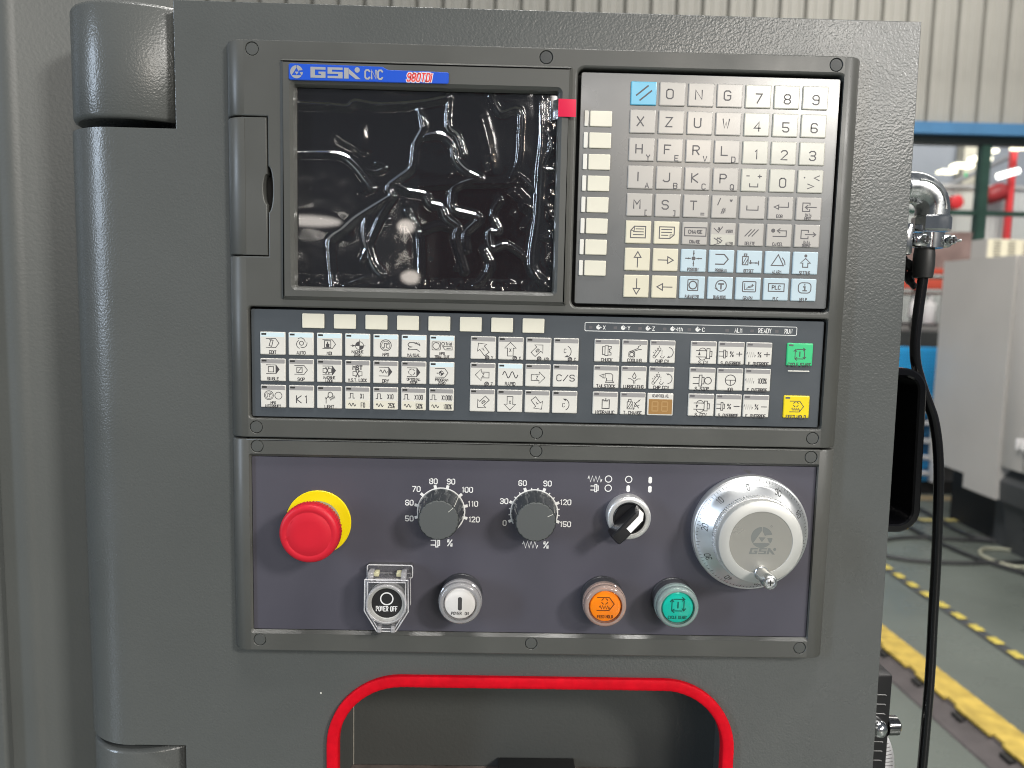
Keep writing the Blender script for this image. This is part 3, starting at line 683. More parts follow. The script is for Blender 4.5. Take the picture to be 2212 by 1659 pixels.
outl += [(SLOT[2], -21)] + [(-182.2 + 3.0 * math.sin(math.radians(t)) ** 1, -36 + 15 * math.cos(math.radians(t))) for t in range(0, 181, 15)][1:-1] + [(SLOT[2], -51)]
outl += [(SLOT[2], SLOT[0]), (-FX, SLOT[0])]
scr_hole = rrect(-170.5, -116.5, 14.5, 33.5, 2)
mdi_hole = rrect(21.3, -119.2, 198.3, 37.0, 4.5)
kb_hole = rrect(-196.4, 41.6, 197.6, 117.6, 2.5)
loops = [outl, scr_hole, mdi_hole, kb_hole] + [circ(x, d, 4.35) for x, d in CAPS_U]
b.plate(loops, BK, 0, [(1.0, 1.0, 3), (.2, .2, 1), (1.7, 1.9, 3), (1.2, 1.2, 3)] + [(.25, .25, 1)] * 6)
side_fillet(b, 1, -131.3, 130.8); side_fillet(b, -1, -131.3, SLOT[0]); side_fillet(b, -1, SLOT[1], 130.8)
b.build('frame', BEZEL, cnc, smooth=32)
b = MB(); b.box((-198, -130, -10.2), (198, 129, -9.6)); b.build('back_plate', BLACKM, cnc, smooth=0)
def caps(lst, parent, dark):
    me = None
    for i, (x, d) in enumerate(lst):
        b = MB(); b.lathe([(4.0, -6), (4.0, -.45), (3.75, -.2), (.01, -.12)], x, d, 28)
        o = b.build('screw_cap', CAPD if i in dark else CAPM, parent, smooth=30)
        if i in dark: o['label'] = 'darker round screw cap'
caps(CAPS_U, cnc, (1, 2))
# card slot door on the left
b = MB()
dout = [(-FX, 7.4), (-182.9, 7.4), (-182.9, -26)] + [(-182.9 - 2.6 * math.sin(math.radians(t)), -36 + 10 * math.cos(math.radians(t))) for t in range(18, 163, 18)] + [(-182.9, -46), (-182.9, -82.3), (-FX, -82.3)]
b.plate([dout], -8, -.15, (.6, .6, 2)); side_fillet(b, -1, -82.3, 7.4)
cd = b.build('card_door', BEZEL, cnc, smooth=32); cd['label'] = 'closed card slot door with finger notch'
# raised screen surround
b = MB(); b.plate([rrect(-173.8, -119.6, 17.9, 36.6, 1.5), rrect(-164.2, -103.1, 8.4, 27.3, 1.0)], -6, 2.6, [(2.6, 2.6, 1), (2.8, 7.0, 2)])
bz = b.build('screen_surround', BEZEL, cnc, smooth=20)
b = MB(); b.plate([rrect(-164.6, -103.5, 8.8, 27.7, .5)], -8, -5.4, (.2, .2, 1)); b.build('screen', SCREEN, cnc, smooth=0)
# nameplate
b = MB(); npo = [(-166.2, -115.9), (-106.3, -115.3), (-103.2, -113.5), (-64.4, -113.0), (-63.4, -112.2), (-63.4, -106.6), (-64.4, -105.7), (-166.2, -105.5), (-167.2, -106.4), (-167.2, -115)]
b.plate([npo], 2.61, 3.5, (.35, .35, 1)); npl = b.build('nameplate', BLUE, cnc, smooth=0); npl['label'] = 'blue maker nameplate above the screen'
EDG = MB()
def raised(ink_pts, h=.28): pass
def logo(ik, cx, cd, r, hole):
    """ring with a triangle cut out and a notch on the right"""
    A = [Vector(p) for p in circ(cx, cd, r, 32)]
    ik.line(circ(cx, cd, r * .86, 28), r * .28, True)
    ik.line([(cx - r * .75, cd + r * .45), (cx - .05 * r, cd - r * .72), (cx + r * .62, cd + r * .45)], r * .0 + .001)
k = Ink((0, 0, 3.5)); k.q = .12
lx, ld, lr = -162.0, -110.6, 4.1
def logo_mark(k, lx, ld, lr):
    # disc minus triangle minus notch, as filled wedges
    k.fill([(lx + lr * math.cos(math.radians(t)), ld + lr * math.sin(math.radians(t))) for t in range(35, 146, 10)] + [(lx - lr * .62, ld + lr * .52), (lx + lr * .62, ld + lr * .52)])
    k.fill([(lx + lr * math.cos(math.radians(t)), ld + lr * math.sin(math.radians(t))) for t in range(148, 271, 10)] + [(lx - .02 * lr, ld - lr * .62), (lx - lr * .74, ld + lr * .5)])
    k.fill([(lx + lr * math.cos(math.radians(t)), ld + lr * math.sin(math.radians(t))) for t in range(272, 346, 9)] + [(lx + lr * .45, ld - lr * .22), (lx + lr * .28, ld - lr * .16), (lx + .04 * lr, ld - lr * .62)])
    k.fill([(lx + lr * math.cos(math.radians(t)), ld + lr * math.sin(math.radians(t))) for t in range(2, 33, 6)] + [(lx + lr * .7, ld + lr * .44), (lx + lr * .5, ld + lr * .04)])
    k.fill([(lx - lr * .3, ld - lr * .02), (lx + lr * .36, ld - lr * .02), (lx + .03 * lr, ld + lr * .44)])
logo_mark(k, lx, ld, lr)
def gsk(k, x0, d0, w, h, sl=0.0):
    """the blocky maker lettering: G, S and a K with a round dot"""
    T = lambda u, v: (x0 + u * w + sl * (v - .5) * h, d0 + v * h)
    q = .24
    k.fill([T(0, 0), T(.30, 0), T(.30, q), T(.09, q), T(.09, 1 - q), T(.21, 1 - q), T(.21, .62), T(.16, .62), T(.16, .42), T(.30, .42), T(.30, 1), T(0, 1)])
    k.fill([T(.34, 0), T(.64, 0), T(.64, q * .9), T(.43, q * .9), T(.43, .4), T(.64, .4), T(.64, 1), T(.34, 1), T(.34, 1 - q * .9), T(.55, 1 - q * .9), T(.55, .6), T(.34, .6)])
    k.fill([T(.67, 0), T(.76, 0), T(.76, 1), T(.67, 1)]); k.fill([T(.765, .1), T(.84, .38), T(1.0, 1.03), T(.9, 1.03), T(.765, .55)])
    c = T(.93, .18); k.disc(c[0], c[1], h * .25)
gsk(k, -153.0, -114.0, 32.5, 6.8)
k.build('emblem', SILVER, npl)
k = Ink((0, 0, 3.5)); k.q = .12; k.text('CNC', -112.0, -110.2, 5.4, .78, 1.1, gap=1.7); k.build('lettering', SILVER, npl)
k = Ink((0, 0, 3.5)); k.q = .05; k.text('980TDi', -82.4, -109.2, 4.9, .62, 1.75, slant=.18, gap=1.6); k.build('lettering_outline', INKW, npl)
k = Ink((0, 0, 3.5)); k.q = .12; k.text('980TDi', -82.4, -109.2, 4.9, .62, .85, slant=.18, gap=1.6); k.build('lettering', REDI, npl)
# keypads: sheets
b = MB(); b.plate([rrect(23.6, -117.3, 196.2, 34.6, 1.5)], -4.5, -2.6, (.3, .3, 1)); b.build('keypad_sheet', MEMB2, cnc, smooth=0)
b = MB(); b.plate([rrect(-195.4, 43.2, 195.8, 116.7, 1.2)], -4.5, -2.6, (.3, .3, 1)); b.build('keypad_sheet', MEMB, cnc, smooth=0)
b = MB(); b.plate([rrect(25.4, -116, 50, -115.4, .1)], -2.58, -2.56, (.01, .01, 1))
KO, KT = -2.6, -1.55
KM = {}
def key(x0, d0, w, h, m, name='key', bev=.75):
    kk = (round(w, 1), round(h, 1), m.name)
    c = P3(x0 + w / 2, d0 + h / 2, (KO + KT) / 2)
    if kk not in KM:
        b = MB(); b.plate([rrect(x0, d0, x0 + w, d0 + h, .7, 3)], KO, KT, (bev, bev * .8, 2))
        o = b.build(name, m, cnc, smooth=30); KM[kk] = o.data
    else: o = place(name, KM[kk], c, cnc)
    return o
def print_at(x0, d0, w): return Ink((x0, d0, KT), w / 100)

# ---------------------------------------------------------------- pictograms (units: 100 = key width)
def tagshape(k, x0, x1, y0, y1, tip, w=2.6, solid=False):
    ym = (y0 + y1) / 2
    k.line([(x0, y0), (x1, y0), (x1 + tip, ym), (x1, y1), (x0, y1)], w)
    if solid: k.fill([(x1, y0), (x1 + tip, ym), (x1, y1)]); k.line([(x1, y0), (x1, y1)], w)
def pulse(k, x, y, s, w=3): k.line([(x - s, y + s * .8), (x - s * .45, y + s * .8), (x - s * .45, y - s * .8), (x + s * .45, y - s * .8), (x + s * .45, y + s * .8), (x + s, y + s * .8)], w)
def mpgmark(k, x, y, r, w=2.4):
    k.circle(x, y, r, w); k.circle(x, y, r * .74, w * .7)
    k.line([(x - r * .45, y + r * .38), (x - r * .25, y + r * .38), (x - r * .25, y - r * .35), (x + r * .1, y - r * .35), (x + r * .1, y + r * .38), (x + r * .3, y + r * .38)], w * .9); k.circle(x + r * .36, y - r * .28, r * .13, w * .7)
def wave(k, x, y, s, n=2, w=3):
    p = []
    for i in range(n * 12 + 1):
        t = i / 12; p.append((x - s + 2 * s * t / n, y - math.sin(t * 2 * math.pi) * s * .42))
    k.line(p, w)
def zig(k, x, y, s, h, n=4, w=3):
    p = [(x - s, y - h * .2)]
    for i in range(2 * n): p.append((x - s + 2 * s * (i + .5) / (2 * n), y + (h if i % 2 else -h)))
    k.line(p + [(x + s, y + h * .2)], w)
def spindle(k, x, y, s, w=2.8):
    k.line([(x - s * 1.2, y - s * .55), (x - s * .1, y - s * .55)], w); k.line([(x - s * 1.2, y + s * .55), (x - s * .1, y + s * .55)], w)
    k.line([(x - s * .1, y - s), (x + s * .4, y - s), (x + s * .4, y + s), (x - s * .1, y + s)], w, True); k.line([(x + s * .4, y - s * .6), (x + s * .8, y - s * .6), (x + s * .8, y + s * .6), (x + s * .4, y + s * .6)], w)
def bigarrow(k, x, y, s, ang, w=2.6):
    a = math.radians(ang); ca, sa = math.cos(a), math.sin(a)
    sh = [(-1, -.42), (.15, -.42), (.15, -.85), (1, 0), (.15, .85), (.15, .42), (-1, .42)]
    k.line([(x + s * (u * ca - v * sa), y + s * (u * sa + v * ca)) for u, v in sh], w, True)
def head(k, x, y, ang, s):
    a = math.radians(ang); k.fill([(x + s * math.cos(a), y + s * math.sin(a)), (x + s * .8 * math.cos(a + 2.4), y + s * .8 * math.sin(a + 2.4)), (x + s * .8 * math.cos(a - 2.4), y + s * .8 * math.sin(a - 2.4))])
def vee(k, x, y, ang, s, w):
    a = math.radians(ang); k.line([(x + s * math.cos(a + 2.5), y + s * math.sin(a + 2.5)), (x, y), (x + s * math.cos(a - 2.5), y + s * math.sin(a - 2.5))], w)
def cyclebox(k, x, y, s, w=3):
    k.line([(x - s, y + s), (x - s, y - s * .8)], w); vee(k, x - s, y - s * .95, -90, s * .5, w)
    k.line([(x - s * .75, y - s), (x + s * .9, y - s)], w); vee(k, x + s * 1.1, y - s, 0, s * .5, w)
    k.line([(x + s, y - s * .75), (x + s, y + s * .8)], w); vee(k, x + s, y + s, 90, s * .5, w)
    k.line([(x + s * .75, y + s), (x - s * .8, y + s)], w); vee(k, x - s, y + s, 180, s * .5, w)
    k.line([(x, y - s * .5), (x, y + s * .5)], w * 1.3)
def feedhold(k, x, y, s, w=2.6):
    tagshape(k, x - s, x + s * .45, y - s * .8, y + s * .8, s * .6, w)
    for a0 in (20, 110, 200, 290): k.line(arc(x - s * .1, y - s * .32, s * .36, a0, a0 + 50), w)
    zig(k, x - s * .1, y + s * .42, s * .6, s * .2, 4, w)
def machzero(k, x, y, r, w=2.4):
    k.circle(x, y, r, w); k.line([(x - r * 2.2, y), (x + r * 1.45, y)], w * .8); k.line([(x, y - r * 1.5), (x, y + r * 1.2)], w * .8)
    k.fill([(x, y)] + arc(x, y, r, 180, 270, 6)); k.fill([(x, y)] + arc(x, y, r, 0, 90, 6)); head(k, x - r * 1.5, y, 0, r * .55)
def lockmark(k, x, y, s, w=2.4):
    k.line([(x - s, y - s * .45), (x - s * .45, y - s * .45), (x - s * .45, y - s * .75), (x - s * .05, y), (x - s * .45, y + s * .75), (x - s * .45, y + s * .45), (x - s, y + s * .45)], w, True)
    k.line([(x + s, y - s * .45), (x + s * .45, y - s * .45), (x + s * .45, y - s * .75), (x + s * .05, y), (x + s * .45, y + s * .75), (x + s * .45, y + s * .45), (x + s, y + s * .45)], w, True)
    k.line([(x - s * .3, y - s * .8), (x + s * .3, y + s * .8)], w); k.line([(x + s * .3, y - s * .8), (x - s * .3, y + s * .8)], w)
def cap(k, t, y=81, h=12, w=2.5, wd=None):
    if wd is None: wd = min(.8, 78 / (len(t) * h * .82)); wd = max(wd, .44)
    k.text(t, 50, y, h, wd, w, gap=1.5)
def cap2(k, a, b_): cap(k, a, 72, 10, 2.3); cap(k, b_, 85, 10, 2.3)

# ---- letter and number keypad
MX, MD, MPX, MPD, MW, MH = 56.6, -112.1, 19.07, 18.08, 17.25, 15.25
rows = [
 ['reset', 'O', 'N', 'G', '7', '8', '9'], ['X', 'Z', 'U', 'W', '4', '5', '6'], ['H Y', 'F E', 'R V', 'L D', '1', '2', '3'],
 ['I A', 'J B', 'K C', 'P Q', 'sign', '0', 'point'], ['M [', 'S ]', 'T =', 'slash', 'space', 'eob', 'din'],
 ['pgup', 'pgdn', 'change', 'insert', 'delete', 'cancel', 'dout'], ['up', 'right', 'position', 'program', 'offset', 'alarm', 'setting'],
 ['down', 'left', 'parameter', 'diagnosis', 'graph', 'plc', 'help']]
def icon(n, k):
    w = 3.4
    if n == 'reset': k.line([(22, 52), (66, 16)], 5); k.line([(36, 70), (80, 34)], 5)
    elif n == 'sign': k.text('-', 26, 29, 16, 1, w); k.text('+', 72, 30, 18, 1.2, w); k.line([(34, 58), (34, 70), (66, 70), (66, 58)], w)
    elif n == 'point': k.disc(26, 30, 3.2); k.line([(84, 22), (64, 31), (84, 40)], w); k.line([(40, 54), (64, 63), (40, 72)], w)
    elif n == 'slash': k.line([(24, 38), (34, 12)], w); k.text('*', 76, 24, 14, 1, w); k.text('#', 48, 60, 22, 1, 2.8, slant=.2)
    elif n == 'space': k.line([(28, 38), (28, 54), (72, 54), (72, 38)], w)
    elif n == 'eob': k.line([(80, 22), (80, 40), (42, 40)], w); k.line([(42, 32), (24, 40), (42, 48)], w, True); k.text('EOB', 47, 75, 11, .8, 2.2)
    elif n in ('din', 'dout'):
        k.line([(54, 30), (54, 22), (26, 22), (26, 54), (54, 54), (54, 46)], w)
        if n == 'din': k.line([(80, 38), (38, 38)], w); vee(k, 36, 38, 180, 13, w); k.text('DATA', 50, 68, 10, .62, 2); k.text('INPUT', 48, 81, 10, .56, 2)
        else: k.line([(42, 38), (82, 38)], w); vee(k, 84, 38, 0, 13, w); k.text('DATA', 50, 68, 10, .62, 2); k.text('OUTPUT', 49, 81, 10, .52, 2)
    elif n in ('pgup', 'pgdn'):
        if n == 'pgup': k.line([(34, 22), (78, 22), (78, 66), (20, 66), (20, 38)], w, True); k.line([(34, 22), (34, 38), (20, 38)], 2.4)
        else: k.line([(22, 22), (80, 22), (80, 52), (64, 66), (22, 66)], w, True); k.line([(64, 66), (64, 52), (80, 52)], 2.4)
        for y in (32, 43, 54): k.line([(40 if n == 'pgup' and y < 40 else 30, y), (70 if y < 50 or n == 'pgup' else 56, y)], 3)
    elif n == 'change': k.line([(10, 22), (94, 22), (94, 54), (10, 54)], w, True); k.text('CHANGE', 52, 38, 13, .78, 2.6, gap=1.3); k.text('CHANGE', 51, 76, 12, .56, 2.2)
    elif n == 'insert':
        k.line([(14, 22), (32, 38), (48, 16)], 2.8); k.text('a', 33, 22, 13, .8, 2.8); k.text('INSERT', 75, 33, 11, .42, 1.9)
        k.line([(16, 60), (44, 78)], 2.8); k.line([(44, 58), (28, 62), (30, 82), (16, 86)], 2.6); k.line([(30, 58), (48, 70), (34, 82)], 2.6); k.text('ALTER', 76, 80, 11, .5, 1.9)
    elif n == 'delete':
        for i in range(3): k.line([(26 + i * 14, 50), (50 + i * 14, 24)], w)
        k.text('DELETE', 47, 78, 12, .52, 2.2)
    elif n == 'cancel': k.disc(26, 26, 8); k.line([(48, 26), (78, 26), (78, 48), (26, 48)], w); vee(k, 42, 26, 180, 14, w); k.text('CANCEL', 46, 78, 12, .54, 2.2)
    elif n in ('up', 'down', 'left', 'right'):
        a = {'up': -90, 'down': 90, 'left': 180, 'right': 0}[n]; c, s_ = math.cos(math.radians(a)), math.sin(math.radians(a))
        T = lambda u, v: (51 + u * c - v * s_, 45 + u * s_ + v * c)
        k.line([T(-30, 0), T(8, 0)], w); k.line([T(8, -13), T(30, 0), T(8, 13)], w, True)
    elif n == 'position':
        k.disc(50, 36, 8)
        for a in (0, 90, 180, 270):
            c, s_ = math.cos(math.radians(a)), math.sin(math.radians(a)); k.line([(50 + 32 * c, 36 + 30 * s_), (50 + 12 * c, 36 + 12 * s_)], w); head(k, 50 + 17 * c, 36 + 17 * s_, a + 180, 7)
        k.text('POSITION', 49, 79, 12, .5, 2.1)
    elif n == 'program': k.line([(26, 18), (60, 18), (76, 36), (60, 56), (26, 56)], 4); k.text('PROGRAM', 49, 80, 12, .52, 2.1)
    elif n == 'offset':
        k.line([(22, 24), (44, 24), (44, 56), (22, 56)], w, True); k.line([(28, 14), (38, 14), (38, 22), (28, 22)], w, True); k.line([(24, 52), (36, 28)], 2.6); k.line([(32, 54), (43, 34)], 2.6)
        k.disc(54, 48, 5); k.line([(54, 38), (54, 48), (84, 48)], w); head(k, 78, 48, 0, 7); k.line([(86, 40), (86, 56)], w); k.text('OFFSET', 48, 80, 12, .52, 2.1)
    elif n == 'alarm': k.line([(52, 14), (74, 56), (26, 56)], w, True); k.line(arc(46, 52, 34, -50, 0), w); k.text('ALARM', 49, 81, 12, .6, 2.1)
    elif n == 'setting': k.disc(50, 16, 6); k.line([(50, 26), (70, 44), (60, 44), (60, 60), (40, 60), (40, 44), (30, 44)], w, True); k.text('SETTING', 49, 82, 12, .54, 2.1)
    elif n == 'parameter': k.line(rrect(32, 14, 72, 56, 2, 2), w, True); k.circle(52, 35, 15, 4); k.text('PARAMETER', 50, 80, 12, .46, 2.1)
    elif n == 'diagnosis': k.circle(53, 35, 21, w); k.line([(43, 28), (63, 28)], 5); k.line([(53, 28), (53, 48)], 5); head(k, 34, 46, 200, 8); k.text('DIAGNOSIS', 49, 80, 12, .48, 2.1)
    elif n == 'graph': k.line(rrect(28, 16, 80, 56, 4, 3), w, True); k.line([(36, 24), (36, 48), (72, 48)], 2.6); k.line([(44, 42), (66, 36), (66, 26)], 3); k.line([(50, 36), (72, 30)], 2.4); k.text('GRAPH', 50, 81, 12, .62, 2.1)
    elif n == 'plc': k.line([(20, 22), (82, 22), (82, 52), (20, 52)], w, True); k.text('PLC', 51, 37, 14, .9, 3); k.text('PLC', 50, 81, 12, .6, 2.1)
    elif n == 'help': k.line(rrect(28, 16, 78, 56, 14, 5), w, True); k.disc(53, 24, 3); k.line([(48, 32), (54, 32), (54, 46)], 4.5); k.line([(46, 47), (61, 47)], 4); k.text('HELP', 50, 82, 12, .62, 2.1)
for r_, row in enumerate(rows):
    for c_, n_ in enumerate(row):
        x0, d0 = MX + c_ * MPX, MD + r_ * MPD
        m = KEYG
        if n_ == 'reset': m = KEYR
        elif c_ >= 4 and r_ <= 3: m = KEYN
        elif c_ < 2 and r_ >= 5: m = KEYC
        elif r_ >= 6: m = KEYB
        ko = key(x0, d0, MW, MH, m)
        k = print_at(x0, d0, MW); k.wk = 1.18
        if len(n_) == 1:
            if n_.isdigit(): k.text(n_, 52, 52, 34, 1.05 if n_ != '1' else .9, 4.2)
            else: k.text(n_, 41 if n_ != 'O' else 40, 44, 34, 1.1, 4.2)
        elif len(n_) == 3 and n_[1] == ' ':
            k.text(n_[0], 40, 42, 33, 1.1, 4.2); k.text(n_[2], 76, 74, 20, 1.0, 3.2)
        else: icon(n_, k)
        if n_ == 'reset': ko['label'] = 'sky blue reset key with two slashes'
        k.build('legend', INKG, ko)
        if n_ == 'insert':
            b = MB(); b.plate([rrect(x0 + .6, d0 + 7.9, x0 + MW - .6, d0 + MH - .5, .4, 2)], KT, KT + .012, (.01, .008, 1)); b.build('lower_half', KEYN, ko, smooth=0)
# soft keys down the left side of the letter keypad
for i in range(8):
    d0 = -92.6 + i * 14.02; xo = -.09 * i
    ko = key(30.2 + xo, d0, 14.6, 10.2, KEYW, 'soft_key', .5)
    key(26.5 + xo, d0, 2.7, 10.2, KEYE, 'soft_key_edge', .3)
# white blank keys above the function keys
for i in range(8): key(-160.7 + i * 21.34, 45.5, 14.9, 9.9, KEYW, 'blank_key', .5)

# ---- function keys
def fkey(x0, d0, body, band, draw, lbl=None, w=17.1, led=LEDD, ink=INK, low=None):
    h = 15.6; ko = key(x0, d0, w, h, body, 'function_key')
    if lbl: ko['label'] = lbl
    if band is not None:
        b = MB(); b.plate([rrect(x0 + .55, d0 + .55, x0 + w - .55, d0 + 3.4, .3, 2)], KT, KT + .01, (.01, .006, 1)); b.build('band', band, ko, smooth=0)
    b = MB(); b.plate([rrect(x0 + 1.0, d0 + .95, x0 + 4.3, d0 + 2.2, .1, 2)], KT, KT + .06, (.05, .03, 1)); b.build('led_window', led, ko, smooth=0)
    if low is not None:
        b = MB(); b.plate([rrect(x0 + .6, d0 + 9.4, x0 + w - .6, d0 + h - .5, .3, 2)], KT, KT + .012, (.01, .008, 1)); b.build('lower_half', low, ko, smooth=0)
    k = print_at(x0, d0, w); k.wk = 1.04; draw(k); k.build('legend', ink, ko)
    return ko
def D_edit(k): tagshape(k, 24, 62, 27, 62, 13); k.line([(43, 31), (52, 34), (46, 58), (36, 55)], 2.8, True); k.line([(36, 31), (46, 34)], 2); cap(k, 'EDIT')
def D_auto(k):
    k.circle(52, 43, 8, 2.8)
    for a in (0, 120, 240): k.line(arc(52 + 5 * math.cos(math.radians(a)), 43 + 5 * math.sin(math.radians(a)), 17, a - 10, a + 120), 2.6)
    cap(k, 'AUTO')
def D_mdi(k): tagshape(k, 24, 62, 27, 62, 13); k.line([(31, 31), (56, 31), (56, 58), (31, 58)], 2.8, True); k.fill([(38, 56), (37, 44), (41, 42), (41, 35), (45, 35), (45, 42), (51, 44), (50, 56)]); cap(k, 'MDI')
def D_mz(k): machzero(k, 58, 48, 16); cap2(k, 'MACHINE', 'ZERO')
def D_mpg(k): mpgmark(k, 50, 44, 22, 2.8); cap(k, 'MPG')
def D_man(k): k.line([(72, 66), (62, 58), (30, 60), (28, 54), (44, 48), (30, 46), (26, 38), (34, 30), (56, 32), (74, 42)], 3); k.line([(50, 30), (56, 36)], 2.4); k.line([(60, 30), (66, 37)], 2.4); k.line([(68, 31), (74, 40)], 2.4); cap(k, 'MANUAL')
def D_trial(k):
    k.line(rrect(10, 26, 43, 58, 3, 2), 2.4, True); k.circle(26.5, 42, 13, 2.4); k.text('Trial', 76, 33, 11, .62, 2); k.circle(54, 33, 6, 2.4)
    k.line([(52, 44), (90, 44), (90, 57), (62, 57)], 2.4, True); k.line([(84, 51), (70, 51)], 2); head(k, 70, 51, 180, 4); cap2(k, 'MPG', 'TRIAL CUT')
def D_single(k): tagshape(k, 24, 62, 26, 61, 13, 2.6, True); k.line([(32, 33), (53, 33), (53, 54), (32, 54)], 2.8, True); cap(k, 'SINGLE')
def D_skip(k): tagshape(k, 24, 62, 26, 61, 13); k.line([(33, 33), (54, 33), (54, 54), (33, 54)], 2.8, True); k.line([(38, 50), (50, 37)], 2.6); cap(k, 'SKIP')
def D_mlock(k): tagshape(k, 24, 62, 26, 61, 13, 2.6, True); lockmark(k, 42, 44, 17); cap2(k, 'MACHINE', 'LOCK')
def D_mst(k): k.text('MST', 50, 30, 15, .95, 4.5); lockmark(k, 50, 54, 18); cap(k, 'M.S.T. LOCK', 80, 12)
def D_dry(k): tagshape(k, 24, 62, 26, 61, 13, 2.6, True); wave(k, 42, 43, 15, 2, 2.8); cap(k, 'DRY')
def D_opt(k):
    tagshape(k, 24, 62, 26, 61, 13, 2.6, True)
    for a in (10, 80, 150, 220, 290): k.line(arc(42, 43, 12, a, a + 44), 2.8)
    cap2(k, 'OPTIONAL', 'STOP')
def D_pz(k): tagshape(k, 24, 62, 26, 61, 13); machzero(k, 48, 45, 8.5, 2); cap2(k, 'PROGRAM', 'ZERO')
def D_int(k): mpgmark(k, 33, 42, 18, 2.4); k.circle(71, 43, 14, 2.4); cap2(k, 'MPG', 'INTERRUPT')
def D_k1(k): k.text('K1', 52, 56, 29, 1.0, 3.6, gap=2.2)
def D_light(k):
    k.line([(37, 70), (37, 52), (48, 40)], 2.8); k.circle(36, 50, 3, 2); k.line([(46, 28), (54, 24), (62, 30), (64, 40), (50, 48), (44, 42)], 2.8, True)
    for i in range(5): k.line([(52 + i * 4, 50 - i * 3), (56 + i * 4, 58 - i * 2.4)], 2.2)
    cap(k, 'LIGHT', 83)
def D_x(a, c):
    def f(k): pulse(k, 33 - 3 * len(a), 37, 12, 2.8); k.text(a, 66 + len(a) * 1.2, 38, 18, .5, 2.8, gap=1.4); wave(k, 33 - 2 * len(c), 73, 14, 2, 2.8); k.text(c, 70 + len(c), 74, 18, .5, 2.8, gap=1.4)
    return f
G1 = [[D_edit, D_auto, D_mdi, D_mz, D_mpg, D_man, D_trial], [D_single, D_skip, D_mlock, D_mst, D_dry, D_opt, D_pz],
      [D_int, D_k1, D_light, D_x('X1', 'F0'), D_x('X10', '25%'), D_x('X100', '50%'), D_x('X1000', '100%')]]
RD_ = [58.4, 76.5, 94.6]
for r_ in range(3):
    for c_ in range(7):
        fkey(-189.2 + c_ * 19.15, RD_[r_], KEYF, BANDB if r_ == 0 or (r_, c_) == (1, 6) else BANDG, G1[r_][c_], low=KEYW if r_ == 2 and c_ > 2 else None)
def D_axis(t, ang, lab):
    def f(k):
        cx, cy = (48, 48) if lab else (51, 54)
        bigarrow(k, cx, cy, 27, ang)
        if t != 'none': k.text(t, cx - 4 * math.cos(math.radians(ang)), cy - 4 * math.sin(math.radians(ang)), 12 if len(t) == 1 else 11, .8 if len(t) == 1 else .5, 2.2, rot=math.radians(ang + (90 if t == 'Y' else 0 if len(t) == 1 and abs(ang) in (0, 180) else 180 if ang == 135 else 0)) if t in ('Y', '4th') else 0)
        if lab: mpgmark(k, 66 - 4 * (len(lab) - 1) * 1.6, 83, 8, 2.2); k.text(lab, 86 - 2 * (len(lab) - 1), 83.5, 12, .72 if len(lab) == 1 else .55, 2.2)
    return f
def D_c(ccw):
    def f(k):
        k.line(arc(46, 53, 24, -62, 62) if not ccw else arc(44, 55, 24, -62, 62), 2.8); k.text('C', 46, 50 if not ccw else 57, 15, .8, 2.2)
        if ccw: head(k, 50, 34, 200, 9)
        else: head(k, 52, 72, 160, 9); mpgmark(k, 66, 83, 8, 2.2); k.text('C', 86, 83.5, 12, .72, 2.2)
    return f
def D_rapid(k): wave(k, 50, 45, 30, 2, 3.4); cap(k, 'RAPID', 81, 13)
def D_cs(k): k.text('C/S', 51, 53, 24, 1.15, 3.4)
G2 = [[D_axis('Y', -128, 'Y'), D_axis('X', -90, 'X'), D_axis('4th', -45, '4th'), D_c(False)], [D_axis('Z', 180, 'Z'), D_rapid, D_axis('Z', 0, ''), D_cs],
      [D_axis('4th', 135, ''), D_axis('X', 90, ''), D_axis('Y', 52, ''), D_c(True)]]
for r_ in range(3):
    for c_ in range(4):
        fkey(-46.4 + c_ * 18.9, RD_[r_], KEYF, BANDB if (r_, c_) == (1, 1) else BANDG, G2[r_][c_], w=17.3)
def D_chuck(k): k.line([(32, 30), (42, 30), (42, 60), (32, 60)], 2.8, True); k.line([(42, 26), (54, 26), (54, 64), (42, 64)], 2.8, True); k.line([(66, 28), (54, 28)], 2.8); k.line([(54, 62), (66, 62), (66, 54), (58, 50), (62, 45), (58, 40), (66, 36), (66, 28)], 2.8); cap(k, 'CHUCK')
def D_cool(k): k.line(rrect(27, 48, 50, 68, 3, 2), 3, True); k.circle(38.5, 58, 8, 2.6); k.line([(30, 47), (62, 34), (64, 26), (72, 22)], 2.8); k.line([(34, 50), (66, 38), (76, 38)], 2.8); cap(k, 'COOLING')
def D_chip(ccw):
    def f(k):
        k.line([(14, 62), (34, 32)], 2.4); k.line([(22, 68), (43, 38)], 2.4); k.circle(18, 65, 5, 2.2); k.circle(38, 35, 5.5, 2.2)
        for i in range(4): k.line([(14 + i * 7, 50 - i * 8), (17 + i * 7, 46 - i * 8)], 2)
        for y in (40, 48, 56): k.line([(48, y), (48, y + 4)], 2)
        k.line([(42, 62), (46, 69), (54, 69), (58, 62)], 2.4); k.line(arc(72, 47, 20, -80, 80), 2.6)
        head(k, 74, 29, 210, 7) if ccw else head(k, 74, 65, 150, 7)
        cap(k, 'CHIP CCW' if ccw else 'CHIP CW', 82, 12)
    return f
def D_tail(k): k.line([(24, 40), (38, 35), (38, 47)], 2.6, True); k.line([(38, 34), (46, 34), (46, 49), (38, 49)], 2.6, True); k.line([(46, 32), (70, 32), (76, 38), (76, 60), (80, 66), (48, 66), (52, 60), (52, 49)], 2.8); k.line([(50, 60), (76, 60)], 2.2); cap(k, 'TAILSTOCK')
